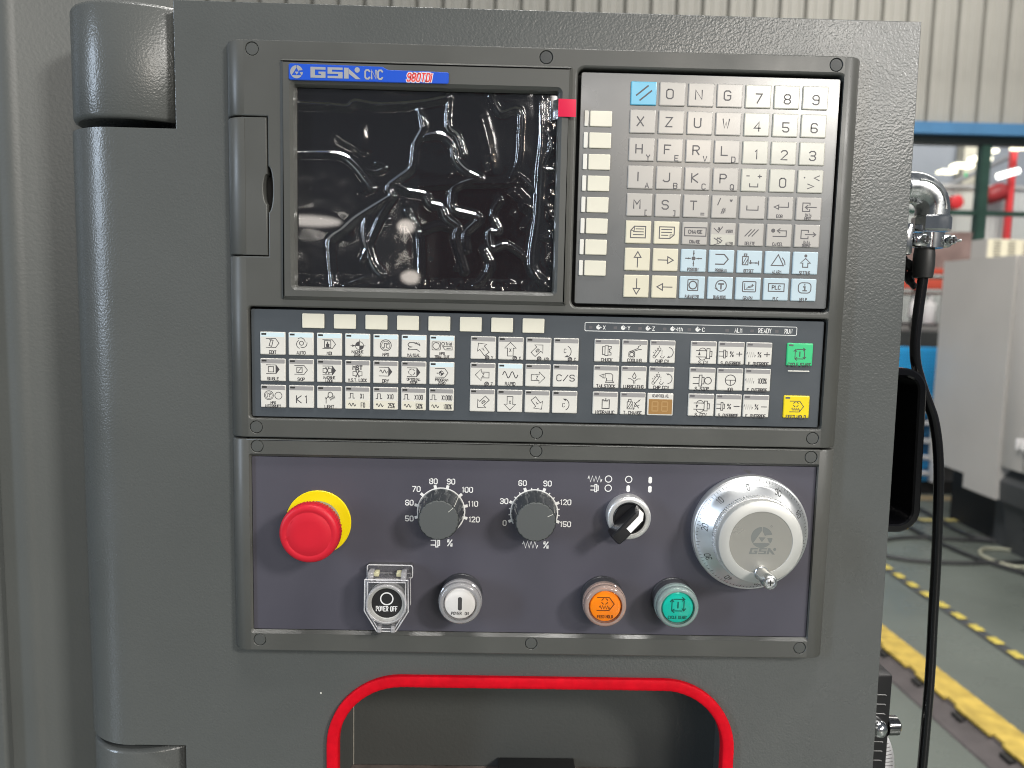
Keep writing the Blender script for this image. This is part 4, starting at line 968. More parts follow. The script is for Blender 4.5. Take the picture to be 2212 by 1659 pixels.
def D_lub(k): k.line([(52, 26), (59, 40), (56, 48), (48, 48), (45, 40)], 2.8, True); k.line([(28, 50), (38, 50), (50, 58), (50, 68)], 2.6); k.line([(76, 50), (66, 50), (55, 58), (55, 68)], 2.6); cap(k, 'LUBRICATING')
def D_hyd(k): k.line([(44, 32), (38, 32), (38, 66), (66, 66), (66, 32), (60, 32)], 3.4); k.line([(44, 36), (60, 36)], 4); k.line([(52, 36), (52, 26)], 3.4); cap(k, 'HYDRAULIC')
def D_tch(k):
    k.line([(28, 38), (48, 38), (48, 66), (28, 66)], 2.8, True); k.line([(33, 28), (43, 28), (43, 38)], 2.8); k.line([(33, 28), (33, 38)], 2.8); k.line([(30, 62), (42, 40)], 2.4); k.line([(36, 65), (47, 46)], 2.4)
    k.line([(54, 64), (60, 44), (76, 32)], 2.8); k.line([(74, 62), (56, 40)], 2.8); k.line([(60, 56), (76, 50)], 2.4); head(k, 76, 31, -40, 6); head(k, 54, 66, 130, 6); cap(k, 'T. CHANGE')
G3 = [[D_chuck, D_cool, D_chip(False)], [D_tail, D_lub, D_chip(True)], [D_hyd, D_tch]]
for r_ in range(3):
    for c_, dr_ in enumerate(G3[r_]): fkey(38.2 + c_ * 19.05, RD_[r_], KEYF, BANDG, dr_, w=17.5, led=LEDG)
# gear / tool number display
ko = key(76.0, 94.8, 18.0, 15.6, KEYF, 'tool_number_display'); ko['label'] = 'amber two digit tool number display'
b = MB(); b.plate([rrect(77.0, 99.0, 93.2, 109.4, .3, 2)], KT, KT + .05, (.05, .03, 1)); dsp = b.build('amber_window', AMBER, ko, smooth=0)
k = Ink((76.0, 94.8, KT), .18); k.text('GEAR/TOOL NO.', 50, 10.5, 10.5, .5, 1.9, gap=1.3); k.build('legend', INKG, ko)
k = Ink((76.0, 94.8, KT + .06), .18)
for cx in (30, 67):
    for (a, c) in (((-9, -18), (9, -18)), ((-11, -16), (-11, -1)), ((11, -16), (11, -1)), ((-9, 0), (9, 0)), ((-11, 1), (-11, 16)), ((11, 1), (11, 16)), ((-9, 18), (9, 18))):
        k.line([(cx + a[0], 51 + a[1]), (cx + c[0], 51 + c[1])], 5)
k.build('digit_segments', AMBER2, dsp)
def D_spin(mode):
    def f(k):
        if mode == 'stop': spindle(k, 40, 50, 21, 3); k.circle(72, 50, 13, 3); cap(k, 'S. STOP')
        else:
            k.line([(22, 36), (62, 36)], 2.8); k.line([(22, 60), (62, 60)], 2.8); k.line([(62, 28), (74, 28), (74, 66), (62, 66)], 2.8, True); k.line([(74, 38), (82, 38), (82, 58), (74, 58)], 2.8)
            k.line(arc(46, 40, 14, 190, 350), 2.6); k.line(arc(46, 58, 14, 10, 170), 2.6); head(k, 34, 48, -90 if mode == 'cw' else 90, 9); cap(k, 'S. CW' if mode == 'cw' else 'S. CCW')
    return f
def D_ovr(kind, sg):
    def f(k):
        if kind == 'S': spindle(k, 22, 47, 15, 2.8)
        else: zig(k, 20, 47, 16, 10, 4, 2.8)
        if sg == '100': k.text('100%', 67, 47, 18, .56, 2.8, gap=1.3)
        else: k.text('%', 52, 47, 18, .95, 2.8); k.text(sg, 81, 46, 24, 1.3, 3.2)
        cap(k, kind + '. OVERRIDE', 82, 12)
    return f
def D_jog(k): k.circle(52, 46, 20, 3); k.line([(32, 46), (72, 46)], 2.8); k.line([(52, 46), (52, 66)], 2.8); cap(k, 'JOG', 82, 12)
G4 = [[D_spin('cw'), D_ovr('S', '+'), D_ovr('F', '+')], [D_spin('stop'), D_jog, D_ovr('F', '100')], [D_spin('ccw'), D_ovr('S', '-'), D_ovr('F', '-')]]
for r_ in range(3):
    for c_ in range(3): fkey(104.3 + c_ * 19.1, RD_[r_], KEYF, BANDG, G4[r_][c_], w=18.0, led=LEDG)
fkey(170.7, 58.3, KEYGR, None, lambda k: (cyclebox(k, 50, 42, 18, 3), cap(k, 'CYCLE START', 82, 12)), 'green cycle start key', 18.0, LEDG)
fkey(170.6, 94.6, KEYY, None, lambda k: (feedhold(k, 50, 42, 26, 2.8), cap(k, 'FEED HOLD', 82, 12)), 'yellow feed hold key', 18.0, LEDG)
b = MB(); b.plate([rrect(172.4, 77.2, 187.4, 78.1, .3, 2)], KO, KO + .5, (.3, .3, 2)); b.build('raised_bar', KEYE, cnc)
# indicator strip
k = Ink((0, 0, KO)); k.line(rrect(31.4, 47.4, 177.0, 53.1, .9, 4), .45, True)
for x in (40.6, 57.5, 74.4, 91.4, 108.6):
    d = 50.5; k.circle(x, d, 1.25, .42); k.fill([(x, d)] + arc(x, d, 1.25, 180, 270, 5)); k.fill([(x, d)] + arc(x, d, 1.25, 0, 90, 5)); k.line([(x - 1.0, d), (x + 2.3, d)], .35); k.line([(x, d - 1.9), (x, d + 1.5)], .35); k.disc(x - .6, d + .5, .5)
for t, x in (('X', 44.6), ('Y', 61.5), ('Z', 78.4), ('4th', 96.2), ('C', 112.7)): k.text(t, x, 50.6, 2.5, .85 if len(t) == 1 else .6, .42)
for t, x in (('ALM', 136.7), ('READY', 154.9), ('RUN', 171.2)): k.text(t, x, 50.4, 2.9, .62, .48)
k.build('indicator_print', INKW, cnc)
for x in (35.3, 52.2, 69.1, 86.1, 103, 129, 146.2, 163.2):
    b = MB(); b.plate([rrect(x - 1.2, 49.7, x + 1.2, 51.6, .2, 2)], KO, KO + .05, (.04, .03, 1)); b.build('indicator_window', LEDG, cnc, smooth=0)

# ---- wrinkled protective film over the screen, with its red pull tab
film = thing('protective_film', P3(-78, 27, -4.5), 'wrinkled clear protective film with a red pull tab over the dark screen', 'film')
def r2mm(x, y): return (-164.2 + (x - 266) * 172.6 / 1612, -103.1 + (y - 385) * 130.4 / 1245 - (x - 266) * .0029)
WR = [([(270, 490), (450, 500), (580, 510), (630, 480), (760, 500), (1000, 490), (1180, 460), (1200, 440)], 1.5, 2.6),
 ([(270, 795), (520, 800), (620, 860), (700, 960), (735, 1010)], 1.4, 2.2), ([(760, 850), (810, 880), (760, 910), (700, 900)], .9, 1.8),
 ([(1020, 520), (1050, 630), (1000, 740), (980, 880), (900, 950), (840, 1000), (860, 1060)], 1.5, 2.4),
 ([(860, 1060), (780, 1110), (640, 1200), (560, 1270), (480, 1330), (470, 1400), (490, 1640)], 1.6, 2.6),
 ([(860, 980), (960, 1030), (1060, 1050), (1100, 1110), (1170, 1130), (1200, 1200), (1270, 1260), (1260, 1330), (1320, 1540)], 1.5, 2.4),
 ([(1205, 460), (1200, 630), (1260, 690), (1300, 800)], 1.5, 1.9), ([(1060, 690), (1160, 680), (1230, 740), (1250, 830), (1310, 900), (1410, 950)], 1.5, 2.2),
 ([(1460, 440), (1500, 520), (1540, 550), (1640, 530), (1650, 680), (1640, 850), (1600, 950)], 1.3, 2.2),
 ([(1410, 950), (1260, 1000), (1230, 1060), (1250, 1150), (1400, 1200), (1320, 1300), (1330, 1400)], 1.5, 2.4),
 ([(950, 1150), (1000, 1250), (1030, 1320), (1040, 1550)], 1.2, 2.4), ([(700, 1180), (690, 1300), (740, 1480), (800, 1560)], 1.5, 2.6),
 ([(1530, 1090), (1490, 1180), (1530, 1280), (1470, 1290), (1490, 1390), (1580, 1370), (1700, 1450)], 1.4, 2.0), ([(1640, 930), (1770, 1050)], 1.0, 2.0),
 ([(1780, 440), (1790, 700), (1775, 900), (1765, 1200), (1740, 1500), (1850, 1640)], 1.6, 3.0), ([(670, 1470), (780, 1200), (870, 1060)], 1.0, 2.2),
 ([(1240, 1270), (1160, 1250), (1060, 1280)], .8, 2.4), ([(1440, 1400), (1480, 1500), (1430, 1600), (1380, 1630)], 1.3, 2.4), ([(670, 620), (680, 700), (660, 790)], .6, 2.6),
 ([(1400, 560), (1440, 700), (1480, 880)], .45, 5), ([(1020, 1000), (1300, 985), (1640, 980)], .6, 3.2), ([(440, 560), (560, 700), (690, 760)], .3, 6), ([(1620, 1030), (1740, 1160), (1700, 1260)], .6, 4),
 ([(1800, 640), (1840, 760), (1800, 880), (1860, 900)], 1.1, 1.6), ([(1800, 1320), (1850, 1290), (1860, 1330), (1800, 1330)], .9, 1.4), ([(270, 1200), (420, 1200), (520, 1260)], .7, 4.0), ([(560, 1630), (720, 1570)], 1.0, 1.8)]
BUB = [(680, 1020, 4.2, .9), (830, 1205, 2.6, .8), (940, 1100, 2, .6), (1215, 920, 2, .5), (1620, 1170, 2.2, .5), (950, 1525, 2.2, .7), (1270, 1520, 2.2, .7), (1700, 1130, 5.0, .6), (580, 1290, 5, .4), (440, 1385, 1.5, .5), (350, 1000, .8, .4), (930, 585, .9, .4), (1110, 1460, 1.2, .4), (620, 785, 1.2, .5), (700, 1460, 1.8, .7)]
segs = []
for pts, hgt, wd in WR:
    pm = [Vector((*r2mm(*p), 0)) for p in pts]; pm = [Vector((p.x, p.y)) for p in spline(pm, 4)]
    for i in range(len(pm) - 1):
        t_ = i / max(1, len(pm) - 2); fade = .55 + .45 * math.sin(math.pi * min(1, max(0, .12 + .76 * t_)))
        segs.append((pm[i], pm[i + 1], hgt * fade * 1.35, wd * .78))
bub = [(Vector(r2mm(x, y)), r_, h_) for x, y, r_, h_ in BUB]
FX0, FX1, FD0, FD1 = -163.9, 8.1, -102.7, 27.0
nx, nd = 300, 228
CELL = 8.0; grid = {}
for sg in segs:
    xa, xb = sorted((sg[0].x, sg[1].x)); da, db = sorted((sg[0].y, sg[1].y))
    for gx in range(int((xa - 9 + 200) // CELL), int((xb + 9 + 200) // CELL) + 1):
        for gd in range(int((da - 9 + 200) // CELL), int((db + 9 + 200) // CELL) + 1): grid.setdefault((gx, gd), []).append(sg)
def film_h(x, d):
    h = 0.0; p = Vector((x, d)); best = {}
    for (a, c, hg, wd) in grid.get((int((x + 200) // CELL), int((d + 200) // CELL)), ()):
        ac = c - a; t_ = max(0, min(1, (p - a).dot(ac) / max(ac.length_squared, 1e-9))); q = (p - a - ac * t_).length / wd
        if q < 3.2:
            v_ = hg * (math.exp(-q * q) if q < 3 else 0)
            if v_ > h: h = v_
    for c, r_, hg in bub:
        q = (p - c).length / r_
        if q < 1.3: h += hg * .8 * max(0, 1 - q * q / 1.5) ** 2
    n1 = noise.noise(Vector((x * .045, d * .045, 3.1))); n2 = noise.noise(Vector((x * .16, d * .16, 9)))
    h += .22 * n1 + .03 * n2
    eb = max(0, 1 - (FD1 - d) / 8); h += eb * (.6 + .9 * noise.noise(Vector((x * .22, d * .16, 5))))
    er = max(0, 1 - (FX1 - x) / 9); h += er * (.3 + .9 * noise.noise(Vector((x * .2, d * .14, 15))))
    et = max(0, 1 - (d - FD0) / 7); h += et * .35 * noise.noise(Vector((x * .08, d * .3, 25)))
    return max(h, -.25)
b = MB(); pts = []
for j in range(nd + 1):
    for i in range(nx + 1):
        x = FX0 + (FX1 - FX0) * i / nx; d = FD0 + (FD1 - FD0) * j / nd; pts.append((x, d, -4.9 + film_h(x, d)))
b.add(pts, [(j * (nx + 1) + i, j * (nx + 1) + i + 1, (j + 1) * (nx + 1) + i + 1, (j + 1) * (nx + 1) + i) for j in range(nd) for i in range(nx)])
b.build('film_sheet', FILM, film, smooth=180, recalc=False)
tx0, td0 = r2mm(1893, 428); tx1, td1 = r2mm(2006, 550)
b = MB()
gp = [(i / 8, j / 8) for j in range(9) for i in range(9)]
b.add([(8.6 + u * 11.6, -98.4 + v * 11.4 + .3 * u, 3.0 + .5 * math.sin(u * 2.2) + .9 * u * v) for u, v in gp] , [(j * 9 + i, j * 9 + i + 1, (j + 1) * 9 + i + 1, (j + 1) * 9 + i) for j in range(8) for i in range(8)])
tag(b.build('pull_tab', TABR, film, smooth=60), 'red adhesive pull tab')
b = MB(); b.add([(-3.4 + u * 12.0, -98.2 + v * 12.6, -3.3 + 6.2 * max(0, (u - .55) / .45) ** 1.2 + .25 * noise.noise(Vector((u * 5, v * 5, 0)))) for u, v in gp], [(j * 9 + i, j * 9 + i + 1, (j + 1) * 9 + i + 1, (j + 1) * 9 + i) for j in range(8) for i in range(8)])
b.build('clear_tape', clear_mat('clear_tape', (.9, .9, .9), .12, 1.4, .05, (.8, .8, .8)), film, smooth=60)

# ================================================================ lower operator panel
op = thing('operator_panel', P3(0, 283, -10), 'lower grey operator panel with violet grey plate, knobs and buttons', 'control panel')
b = MB()
loops = [[(-FX, 131.9), (FX, 131.9), (FX + .3, 283.4), (-FX, 283.4)], rrect(-196.3, 144.2, 197.2, 268.7, 1.0)] + [circ(x, d, 4.35) for x, d in CAPS_L]
b.plate(loops, BK, 0, [(1.0, 1.0, 3), (2.0, 2.4, 1)] + [(.25, .25, 1)] * 6)
side_fillet(b, 1, 131.9, 283.4); side_fillet(b, -1, 131.9, 283.4)
b.build('frame', BEZEL, op, smooth=32); caps(CAPS_L, op, ())
PO = -2.5
b = MB(); b.plate([rrect(-196.0, 144.6, 196.9, 268.3, .5)], -6, PO, (.15, .15, 1)); b.build('face_plate', PLATE, op, smooth=0)
b = MB(); b.box((-198, 133, -10.2), (198, 282, -9.6)); b.build('back_plate', BLACKM, op, smooth=0)
# printed scales
def scale(cx, cd, labels, majors, minors, nm):
    k = Ink((0, 0, PO)); k.line(arc(cx, cd, 16.5, majors[0] - 8, majors[-1] + (60 if nm == 1 else 8), 60), .75)
    for a in majors:
        c, s_ = math.cos(math.radians(a)), math.sin(math.radians(a)); k.line([(cx + 16.3 * c, cd + 16.3 * s_), (cx + 18.4 * c, cd + 18.4 * s_)], 2.0)
    for a in minors:
        c, s_ = math.cos(math.radians(a)), math.sin(math.radians(a)); k.line([(cx + 16.3 * c, cd + 16.3 * s_), (cx + 17.7 * c, cd + 17.7 * s_)], .8)
    for t, x, d in labels: k.text(t, x, d, 3.5, .92, .66, gap=1.7)
    return k
k = scale(-65, 181, [('50', -87.1, 186.6), ('60', -87.2, 175.3), ('70', -82.4, 165.5), ('80', -70.6, 159.8), ('90', -58.4, 159.8), ('100', -47.1, 165.4), ('110', -43.0, 175.3), ('120', -42.0, 186.5)],
          [165, 193, 221, 256, 284, 319, 347, 375], [], 1)
spindle(k, -68.2, 203.7, 3.0, .75); k.text('%', -58.6, 203.6, 4.4, 1.0, .8); k.build('printed_scale', INKW, op)
mj = [160 + i * 44 for i in range(6)]
k = scale(0, 181, [('0', -20.5, 188.6), ('30', -21.2, 173.0), ('60', -8.6, 159.9), ('90', 8.8, 159.9), ('120', 21.7, 173.0), ('150', 22.0, 188.7)], mj, [160 + i * 44 + j * 14.67 for i in range(5) for j in (1, 2)], 2)
zig(k, -2.2, 203.9, 5.2, 2.4, 4, .8); k.text('%', 8.9, 203.9, 4.4, 1.0, .8); k.build('printed_scale', INKW, op)
k = Ink((0, 0, PO)); zig(k, 41.8, 156.0, 4.8, 2.1, 4, .7); spindle(k, 42.2, 162.5, 2.6, .65)
for x, d in ((51.3, 155.9), (51.3, 162.4), (65.4, 155.9)): k.circle(x, d, 2.25, .65)
for x, d in ((65.3, 162.5), (80.5, 156.1), (80.5, 162.6)): k.fill(rrect(x - 1.25, d - 2.4, x + 1.25, d + 2.4, 1.2, 4))
k.build('printed_symbols', INKW, op)
k = Ink((0, 0, PO)); k.fill([(144.5, 147.2), (150.6, 148.2), (150.2, 151)]); k.build('index_mark', INK, op)

# ---- emergency stop
es = thing('emergency_stop_button', P3(-150, 190, PO), 'red mushroom emergency stop button on a yellow collar', 'button')
b = MB(); b.lathe([(22.7, PO), (22.7, PO + .9), (22.3, PO + 1.3), (.01, PO + 1.3)], -150.2, 190.4, 72); b.build('collar', YEL, es)
b = MB(); b.lathe([(15.2, PO + 1.3), (15.2, 5), (14.6, 6), (14.6, 16)], -150.0, 190.2, 48); b.build('stem', GREYR, es)
b = MB()
def teeth(r, o, a): return r + (.28 * math.copysign(1, math.sin(a * 60)) if 15.5 < o < 23.5 and r > 18 else 0)
b.lathe([(14, 13.5), (18.5, 14.5), (19.6, 16), (19.9, 20), (19.9, 23.6), (19.6, 25.2), (18.8, 26.2), (17.6, 26.7), (15.6, 26.85), (15.0, 26.5), (14.6, 26.5), (14.0, 26.85), (8, 27.0), (.01, 27.05)], -150.0, 190.2, 240, teeth); hd = b.build('head', REDP, es, smooth=45)
k = Ink((-150, 190.2, 26.9), 1.0); k.line([(-15.6, 4.0), (-13.2, 2.2), (-12.4, 5.6)], .45); k.line([(-11.6, -7.2), (-10.6, -9.0)], .45); k.build('arrow_mark', mat('dark_red_moulding', (0.52, 0.008, 0.02), .4), hd)

# ---- override knobs
def knob(cx, cd, ang, label):
    t = thing('override_knob', P3(cx, cd, PO), label, 'knob')
    fl_ = lambda r, o, a: r - (.55 * max(0, math.cos(a * 16)) ** 4 if -1.0 < o < 19.5 else 0) * (1 if r > 10 else 0)
    b = MB(); b.lathe([(16.0, PO + .05), (16.0, -1.2), (15.6, 0), (14.0, 18.8), (13.6, 19.6)], cx, cd, 192, fl_); b.build('skirt', KNOBS, t, smooth=40)
    b = MB(); b.lathe([(13.5, 19.2), (13.2, 20.2), (12.8, 20.6)], cx, cd, 160, lambda r, o, a: r - .45 * max(0, math.cos(a * 16)) ** 4); b.f = b.f[:-2]; b.lathe([(12.81, 20.6), (12.3, 20.62)], cx, cd, 160, lambda r, o, a: r - .45 * max(0, math.cos(a * 16)) ** 4); b.f = b.f[:-1]; fc = b.build('face', KNOBF, t, smooth=40)
    b = MB(); c, s_ = math.cos(math.radians(ang)), math.sin(math.radians(ang))
    def strip(p0, p1, w_):
        n_ = Vector((-s_, c, 0)) * w_ / 2
        b.add([Vector(p0) + n_, Vector(p0) - n_, Vector(p1) - n_, Vector(p1) + n_], [(0, 1, 2, 3)])
    strip((cx + 16.06 * c, cd + 16.06 * s_, -1), (cx + 13.95 * c, cd + 13.95 * s_, 19.5), .5); strip((cx + 12.9 * c, cd + 12.9 * s_, 20.75), (cx + 8.8 * c, cd + 8.8 * s_, 20.78), .45)
    b.build('pointer_line', mat('pointer_grey', (0.55, 0.55, 0.5), .4) if 'pointer_grey' not in MATS else MATS['pointer_grey'], t, smooth=0)
knob(-65, 181, -42, 'dark grey spindle override knob beneath the scale from 50 to 120')
knob(0, 181, -26, 'dark grey feed override knob beneath the scale from 0 to 150')

# ---- three position selector
se = thing('selector_switch', P3(64.9, 181, PO), 'black selector switch with white pointer in a silver ring', 'switch')
cx, cd = 65.0, 180.8
b = MB(); b.lathe([(14.9, PO), (14.9, 1), (15.2, 2), (15.2, 6.8), (14.9, 7.6), (14.2, 8.1), (12.2, 8.4), (11.3, 8.2), (11.1, 7.2)], cx, cd, 72); 
b.f = b.f[:-2]; b.build('ring', SATIN, se, smooth=35)
b = MB(); b.lathe([(11.0, 4), (11.0, 7.6), (10.5, 8.0), (9.6, 7.2), (.01, 7.0)], cx, cd, 56); b.build('insert', BLACKP, se, smooth=35)
a = math.radians(135); ux = Vector((math.cos(a), math.sin(a))); vx = Vector((-math.sin(a), math.cos(a)))
def hp(u, v, o): q = Vector((cx, cd)) + ux * u + vx * v; return (q.x, q.y, o)
b = MB()      # handle: a wedge bar whose high end is at the lower left
sec_ = []
for (u, hw, o) in ((-10.4, 3.8, 8.8), (-8.6, 4.2, 14.5), (-6.6, 4.3, 20.6), (2, 4.3, 22.4), (11.0, 4.3, 23.6), (15.6, 4.1, 23.4), (16.6, 3.6, 21.4)):
    sec_.append([hp(u, -hw, 7.1), hp(u, -hw, o - 1.2), hp(u, -hw + .9, o), hp(u, hw - .9, o), hp(u, hw, o - 1.2), hp(u, hw, 7.1)])
n = 6; b.add([p for s_ in sec_ for p in s_], [(j * n + i, j * n + i + 1, (j + 1) * n + i + 1, (j + 1) * n + i) for j in range(len(sec_) - 1) for i in range(5)] + [tuple(range(6)), tuple((len(sec_) - 1) * 6 + i for i in range(6))])
hh = b.build('handle', BLACKP, se, smooth=28)
b = MB(); 
pr_ = [(-9.7, 11.4), (-8.55, 14.9), (-6.5, 20.9), (5.0, 23.1)]
for (dv0, dv1) in ((-3.2, 1.0),):
    b.add([hp(u, dv0, o) for u, o in pr_] + [hp(u, dv1, o) for u, o in pr_] + [hp(u, dv0, o - .5) for u, o in pr_] + [hp(u, dv1, o - .5) for u, o in pr_],
          [(i, i + 1, 5 + i, 4 + i) for i in range(3)] + [(i, i + 1, 9 + i, 8 + i) for i in range(3)] + [(4 + i, 5 + i, 13 + i, 12 + i) for i in range(3)] + [(3, 7, 15, 11)])
b.build('pointer', INKW, hh, smooth=0)

# ---- illuminated push buttons
def button(cx, cd, lens, clear, label, draw, ink):
    t = thing('push_button', P3(cx, cd, PO), label, 'button')
    b = MB(); b.lathe([(15.0, PO), (15.0, -.5), (14.6, 0), (14.6, 9), (14.0, 10)], cx, cd, 56); b.build('collar', COLLAR, t, smooth=35)
    b = MB(); b.lathe([(10.7, 9), (10.7, 15.6), (10.3, 16.1), (8.5, 16.4), (.01, 16.5)], cx, cd, 56); ln = b.build('lens', lens, t, smooth=35)
    b = MB(); b.lathe([(14.9, 8.0), (15.2, 9.0), (15.0, 11.5), (14.2, 12.0), (14.2, 13.2), (14.7, 13.8), (14.4, 16.2), (13.5, 17.0), (12.6, 17.3), (11.5, 17.1), (11.1, 15.6), (11.0, 12.0)], cx, cd, 72); b.f = b.f[:-2]; b.build('clear_boot', clear, t, smooth=50)
    b = MB(); b.lathe([(11.6, 17.0), (11.3, 17.5), (10.6, 17.75), (.01, 17.9)], cx, cd, 64); b.f = [f for f in b.f if len(f) < 30]; b.build('clear_membrane', MATS['boot_film'], t, smooth=50)
    k = Ink((cx, cd, 16.5), .23); draw(k); k.build('legend', ink, ln)
    return t
clear_mat('boot_film', (.98, .98, .98), .1, 1.16, .0, (.9, .9, .9))
def d_on(k): k.fill(rrect(-6, -21, 6, 20, 5.5, 5)); k.text('POWER', -10, 29, 8.5, .75, 1.7); k.text('ON', 21, 29, 8.5, .75, 1.7)
button(-50, 240.3, WHITEB, CLEAR, 'white power on button under a clear boot', d_on, INK)
DARKO = mat('ink_brown', (0.16, 0.035, 0.0), .5); DARKT = mat('ink_deep_green', (0.0, 0.09, 0.07), .5)
button(49.5, 240.5, ORANGE, CLEARO, 'orange feed hold button under a clear boot', lambda k: (feedhold(k, 0, -8, 25, 2.6), k.text('FEED HOLD', 0, 31, 8.5, .62, 1.7)), DARKO)
button(99.3, 240.7, TEAL, CLEART, 'teal green cycle start button under a clear boot', lambda k: (cyclebox(k, 0, -9, 18, 3), k.text('CYCLE START', 0, 29, 8.5, .6, 1.7)), DARKT)
# ---- power off button inside its hinged clear guard
cx, cd = -100.0, 241.2
po = thing('guarded_push_button', P3(cx, cd, PO), 'black power off button inside a hinged clear plastic guard', 'button')
b = MB(); b.lathe([(14.6, PO), (14.6, 8), (14.0, 9)], cx, cd, 48); b.build('collar', BLACKP, po, smooth=35)
b = MB(); b.lathe([(13.4, 8.5), (13.4, 14.4), (12.9, 15.2), (10.8, 15.4), (10.4, 14.8)], cx, cd, 64); b.f = b.f[:-2]; b.build('bezel_ring', mat('pale_grey_bezel', (.42, .42, .4), .35), po, smooth=35)
b = MB(); b.lathe([(10.6, 9), (10.6, 14.2), (10.2, 14.6), (.01, 14.8)], cx, cd, 56); ln = b.build('lens', BLACKM, po, smooth=35)
k = Ink((cx, cd, 14.8), .22); k.circle(0, -14, 19, 4.0); k.text('POWER OFF', 0, 18, 15, .5, 2.6, gap=1.5); k.build('legend', INKW, ln)
sh = [(cx - 14.6, cd - 17.0), (cx + 14.6, cd - 17.0), (cx + 14.9, cd + 5), (cx + 6.5, cd + 19.2), (cx - 6.5, cd + 19.2), (cx - 14.9, cd + 5)]
b = MB(); b.plate([sh, [(cx + .86 * (x - cx), cd + .88 * (d - cd)) for x, d in sh]], 1, 16.5, [(.6, .6, 2), (.6, .6, 2)]); b.build('guard_wall', CLEARG, po, smooth=30)
b = MB(); b.plate([[(cx + .99 * (x - cx), cd + .99 * (d - cd)) for x, d in sh], circ(cx, cd, 13.2, 40)], 15.2, 16.9, [(.5, .5, 2), (.5, .5, 2)]); b.build('guard_lid', CLEARG, po, smooth=30)
b = MB(); b.lathe([(14.1, 16.2), (13.9, 18.2), (13.3, 18.7), (12.6, 18.6), (12.4, 16.4)], cx, cd, 64); b.f = b.f[:-2]; b.build('guard_rim', CLEAR, po, smooth=50)
def loop_tube(lp, o, r):
    b = MB(True); q = [P3(x, d, o) for x, d in lp]; q = q + [q[0], q[0].lerp(q[1], .3)]; b.tube(q, r / 1000, 8); return b
loop_tube(sh, 16.6, .55).build('guard_edge_highlight', CLEARX, po, smooth=50)  # whitish tubes stand in for the light caught along the guard's edges
loop_tube([(cx + .88 * (x - cx), cd + .9 * (d - cd)) for x, d in sh], 16.8, .4).build('guard_edge_highlight', CLEARX, po, smooth=50)
loop_tube(sh, 3, .45).build('guard_edge_highlight', CLEARX, po, smooth=50)
loop_tube(rrect(cx - 15.2, cd - 23, cx + 16.2, cd - 14, 1.5), 4.0, .45).build('guard_edge_highlight', CLEARX, po, smooth=50)
b = MB(); b.plate([rrect(cx - 15.2, cd - 23, cx + 16.2, cd - 14, 1.5)], PO, 4, (.6, .6, 2)); b.build('guard_base', CLEARG, po, smooth=30)
for s_ in (-1, 1):
    b = MB(); b.box((cx + s_ * 7.6 - 1.7, cd - 20.6, 6), (cx + s_ * 7.6 + 1.7, cd - 17.4, 12), .7); b.build('hinge_clip', YCLR, po, smooth=35)
    b = MB(); b.box((cx + s_ * 11.2 - 1.9, cd - 21.5, 6), (cx + s_ * 11.2 + 1.9, cd - 15.4, 15.5), .8); b.build('hinge_lug', CLEAR, po, smooth=35)
    b = MB(); b.box((cx + s_ * 4.6 - 1.5, cd + 15.2, 9), (cx + s_ * 4.6 + 1.5, cd + 20.0, 18.0), .6); b.build('latch_tab', CLEAR, po, smooth=35)
b = MB(); b.box((cx - 8, cd - 17.2, 13.2), (cx + 8, cd - 15.2, 16.2), .6); b.build('hinge_bar', CLEAR, po, smooth=35)

# ---- hand wheel
hw = thing('handwheel', P3(149.6, 190, PO), 'silver pulse handwheel with graduated dial and crank handle', 'handwheel')
cx, cd = 149.6, 189.9
b = MB(); b.lathe([(39.0, PO), (39.0, 1), (40.2, 2), (40.4, 3.2), (40.4, 6.6), (39.9, 7.6), (39.2, 8.0), (38.9, 8.05)], cx, cd, 128); b.f = b.f[:-2]; b.build('rim', ALU, hw, smooth=35)
b = MB(); b.lathe([(38.95, 8.0), (29.6, 17.0), (29.4, 17.1)], cx, cd, 160); b.f = b.f[:-2]; dial = b.build('graduated_dial', ALU, hw, smooth=35)
b = MB(); b.lathe([(29.4, 16.6), (29.4, 22.0), (28.9, 22.6), (28.4, 22.8)], cx, cd, 480, lambda r, o, a: r + (.22 * math.copysign(1, math.sin(a * 120)) if o < 22.3 and r > 29 else 0)); b.f = b.f[:-2]; b.build('knurled_ring', SATIN, hw, smooth=20)
b = MB(); b.lathe([(28.6, 22.2), (28.5, 27.6), (28.1, 28.4), (27.4, 28.8), (21.2, 29.0), (21.0, 28.7)], cx, cd, 120); b.f = b.f[:-2]; b.build('crank_plate', ALUW, hw, smooth=30)
b = MB(); b.lathe([(20.95, 26), (20.95, 28.75), (.01, 28.76)], cx, cd, 100); inl = b.build('inlay', STEEL, hw, smooth=30)
def cone(a, r, h):
    o = 8.0 + (38.95 - r) * 9 / 9.35 + .05 + h; return (cx + r * math.cos(a), cd + r * math.sin(a), o)
k = Ink((0, 0, 0)); k.fn = lambda u, v, h: cone(u, v, h)
def tick(ang, r0, r1, w_):
    k.m.add([cone(ang - w_ / 2 / 38, r0, k.h), cone(ang + w_ / 2 / 38, r0, k.h), cone(ang + w_ / 2 / 38, r1, k.h), cone(ang - w_ / 2 / 38, r1, k.h)], [(0, 1, 2, 3)])
for i in range(100):
    an = math.radians(-99 - 3.6 * i); tick(an, 38.4, 36.0 if i % 5 == 0 else 37.0, .3)
for i in range(10):
    an = math.radians(-99 - 36 * i)
    k.fn = lambda u, v, h, an=an: cone(an + u / 34.0, 34.0 - v, h)
    k.text(str(i * 10), 0, 0, 3.3, .8, .45) if True else None
k.build('graduation', mat('dial_ink', (.05, .052, .052), .5), dial)
k = Ink((cx, cd, 28.76), 1.0)
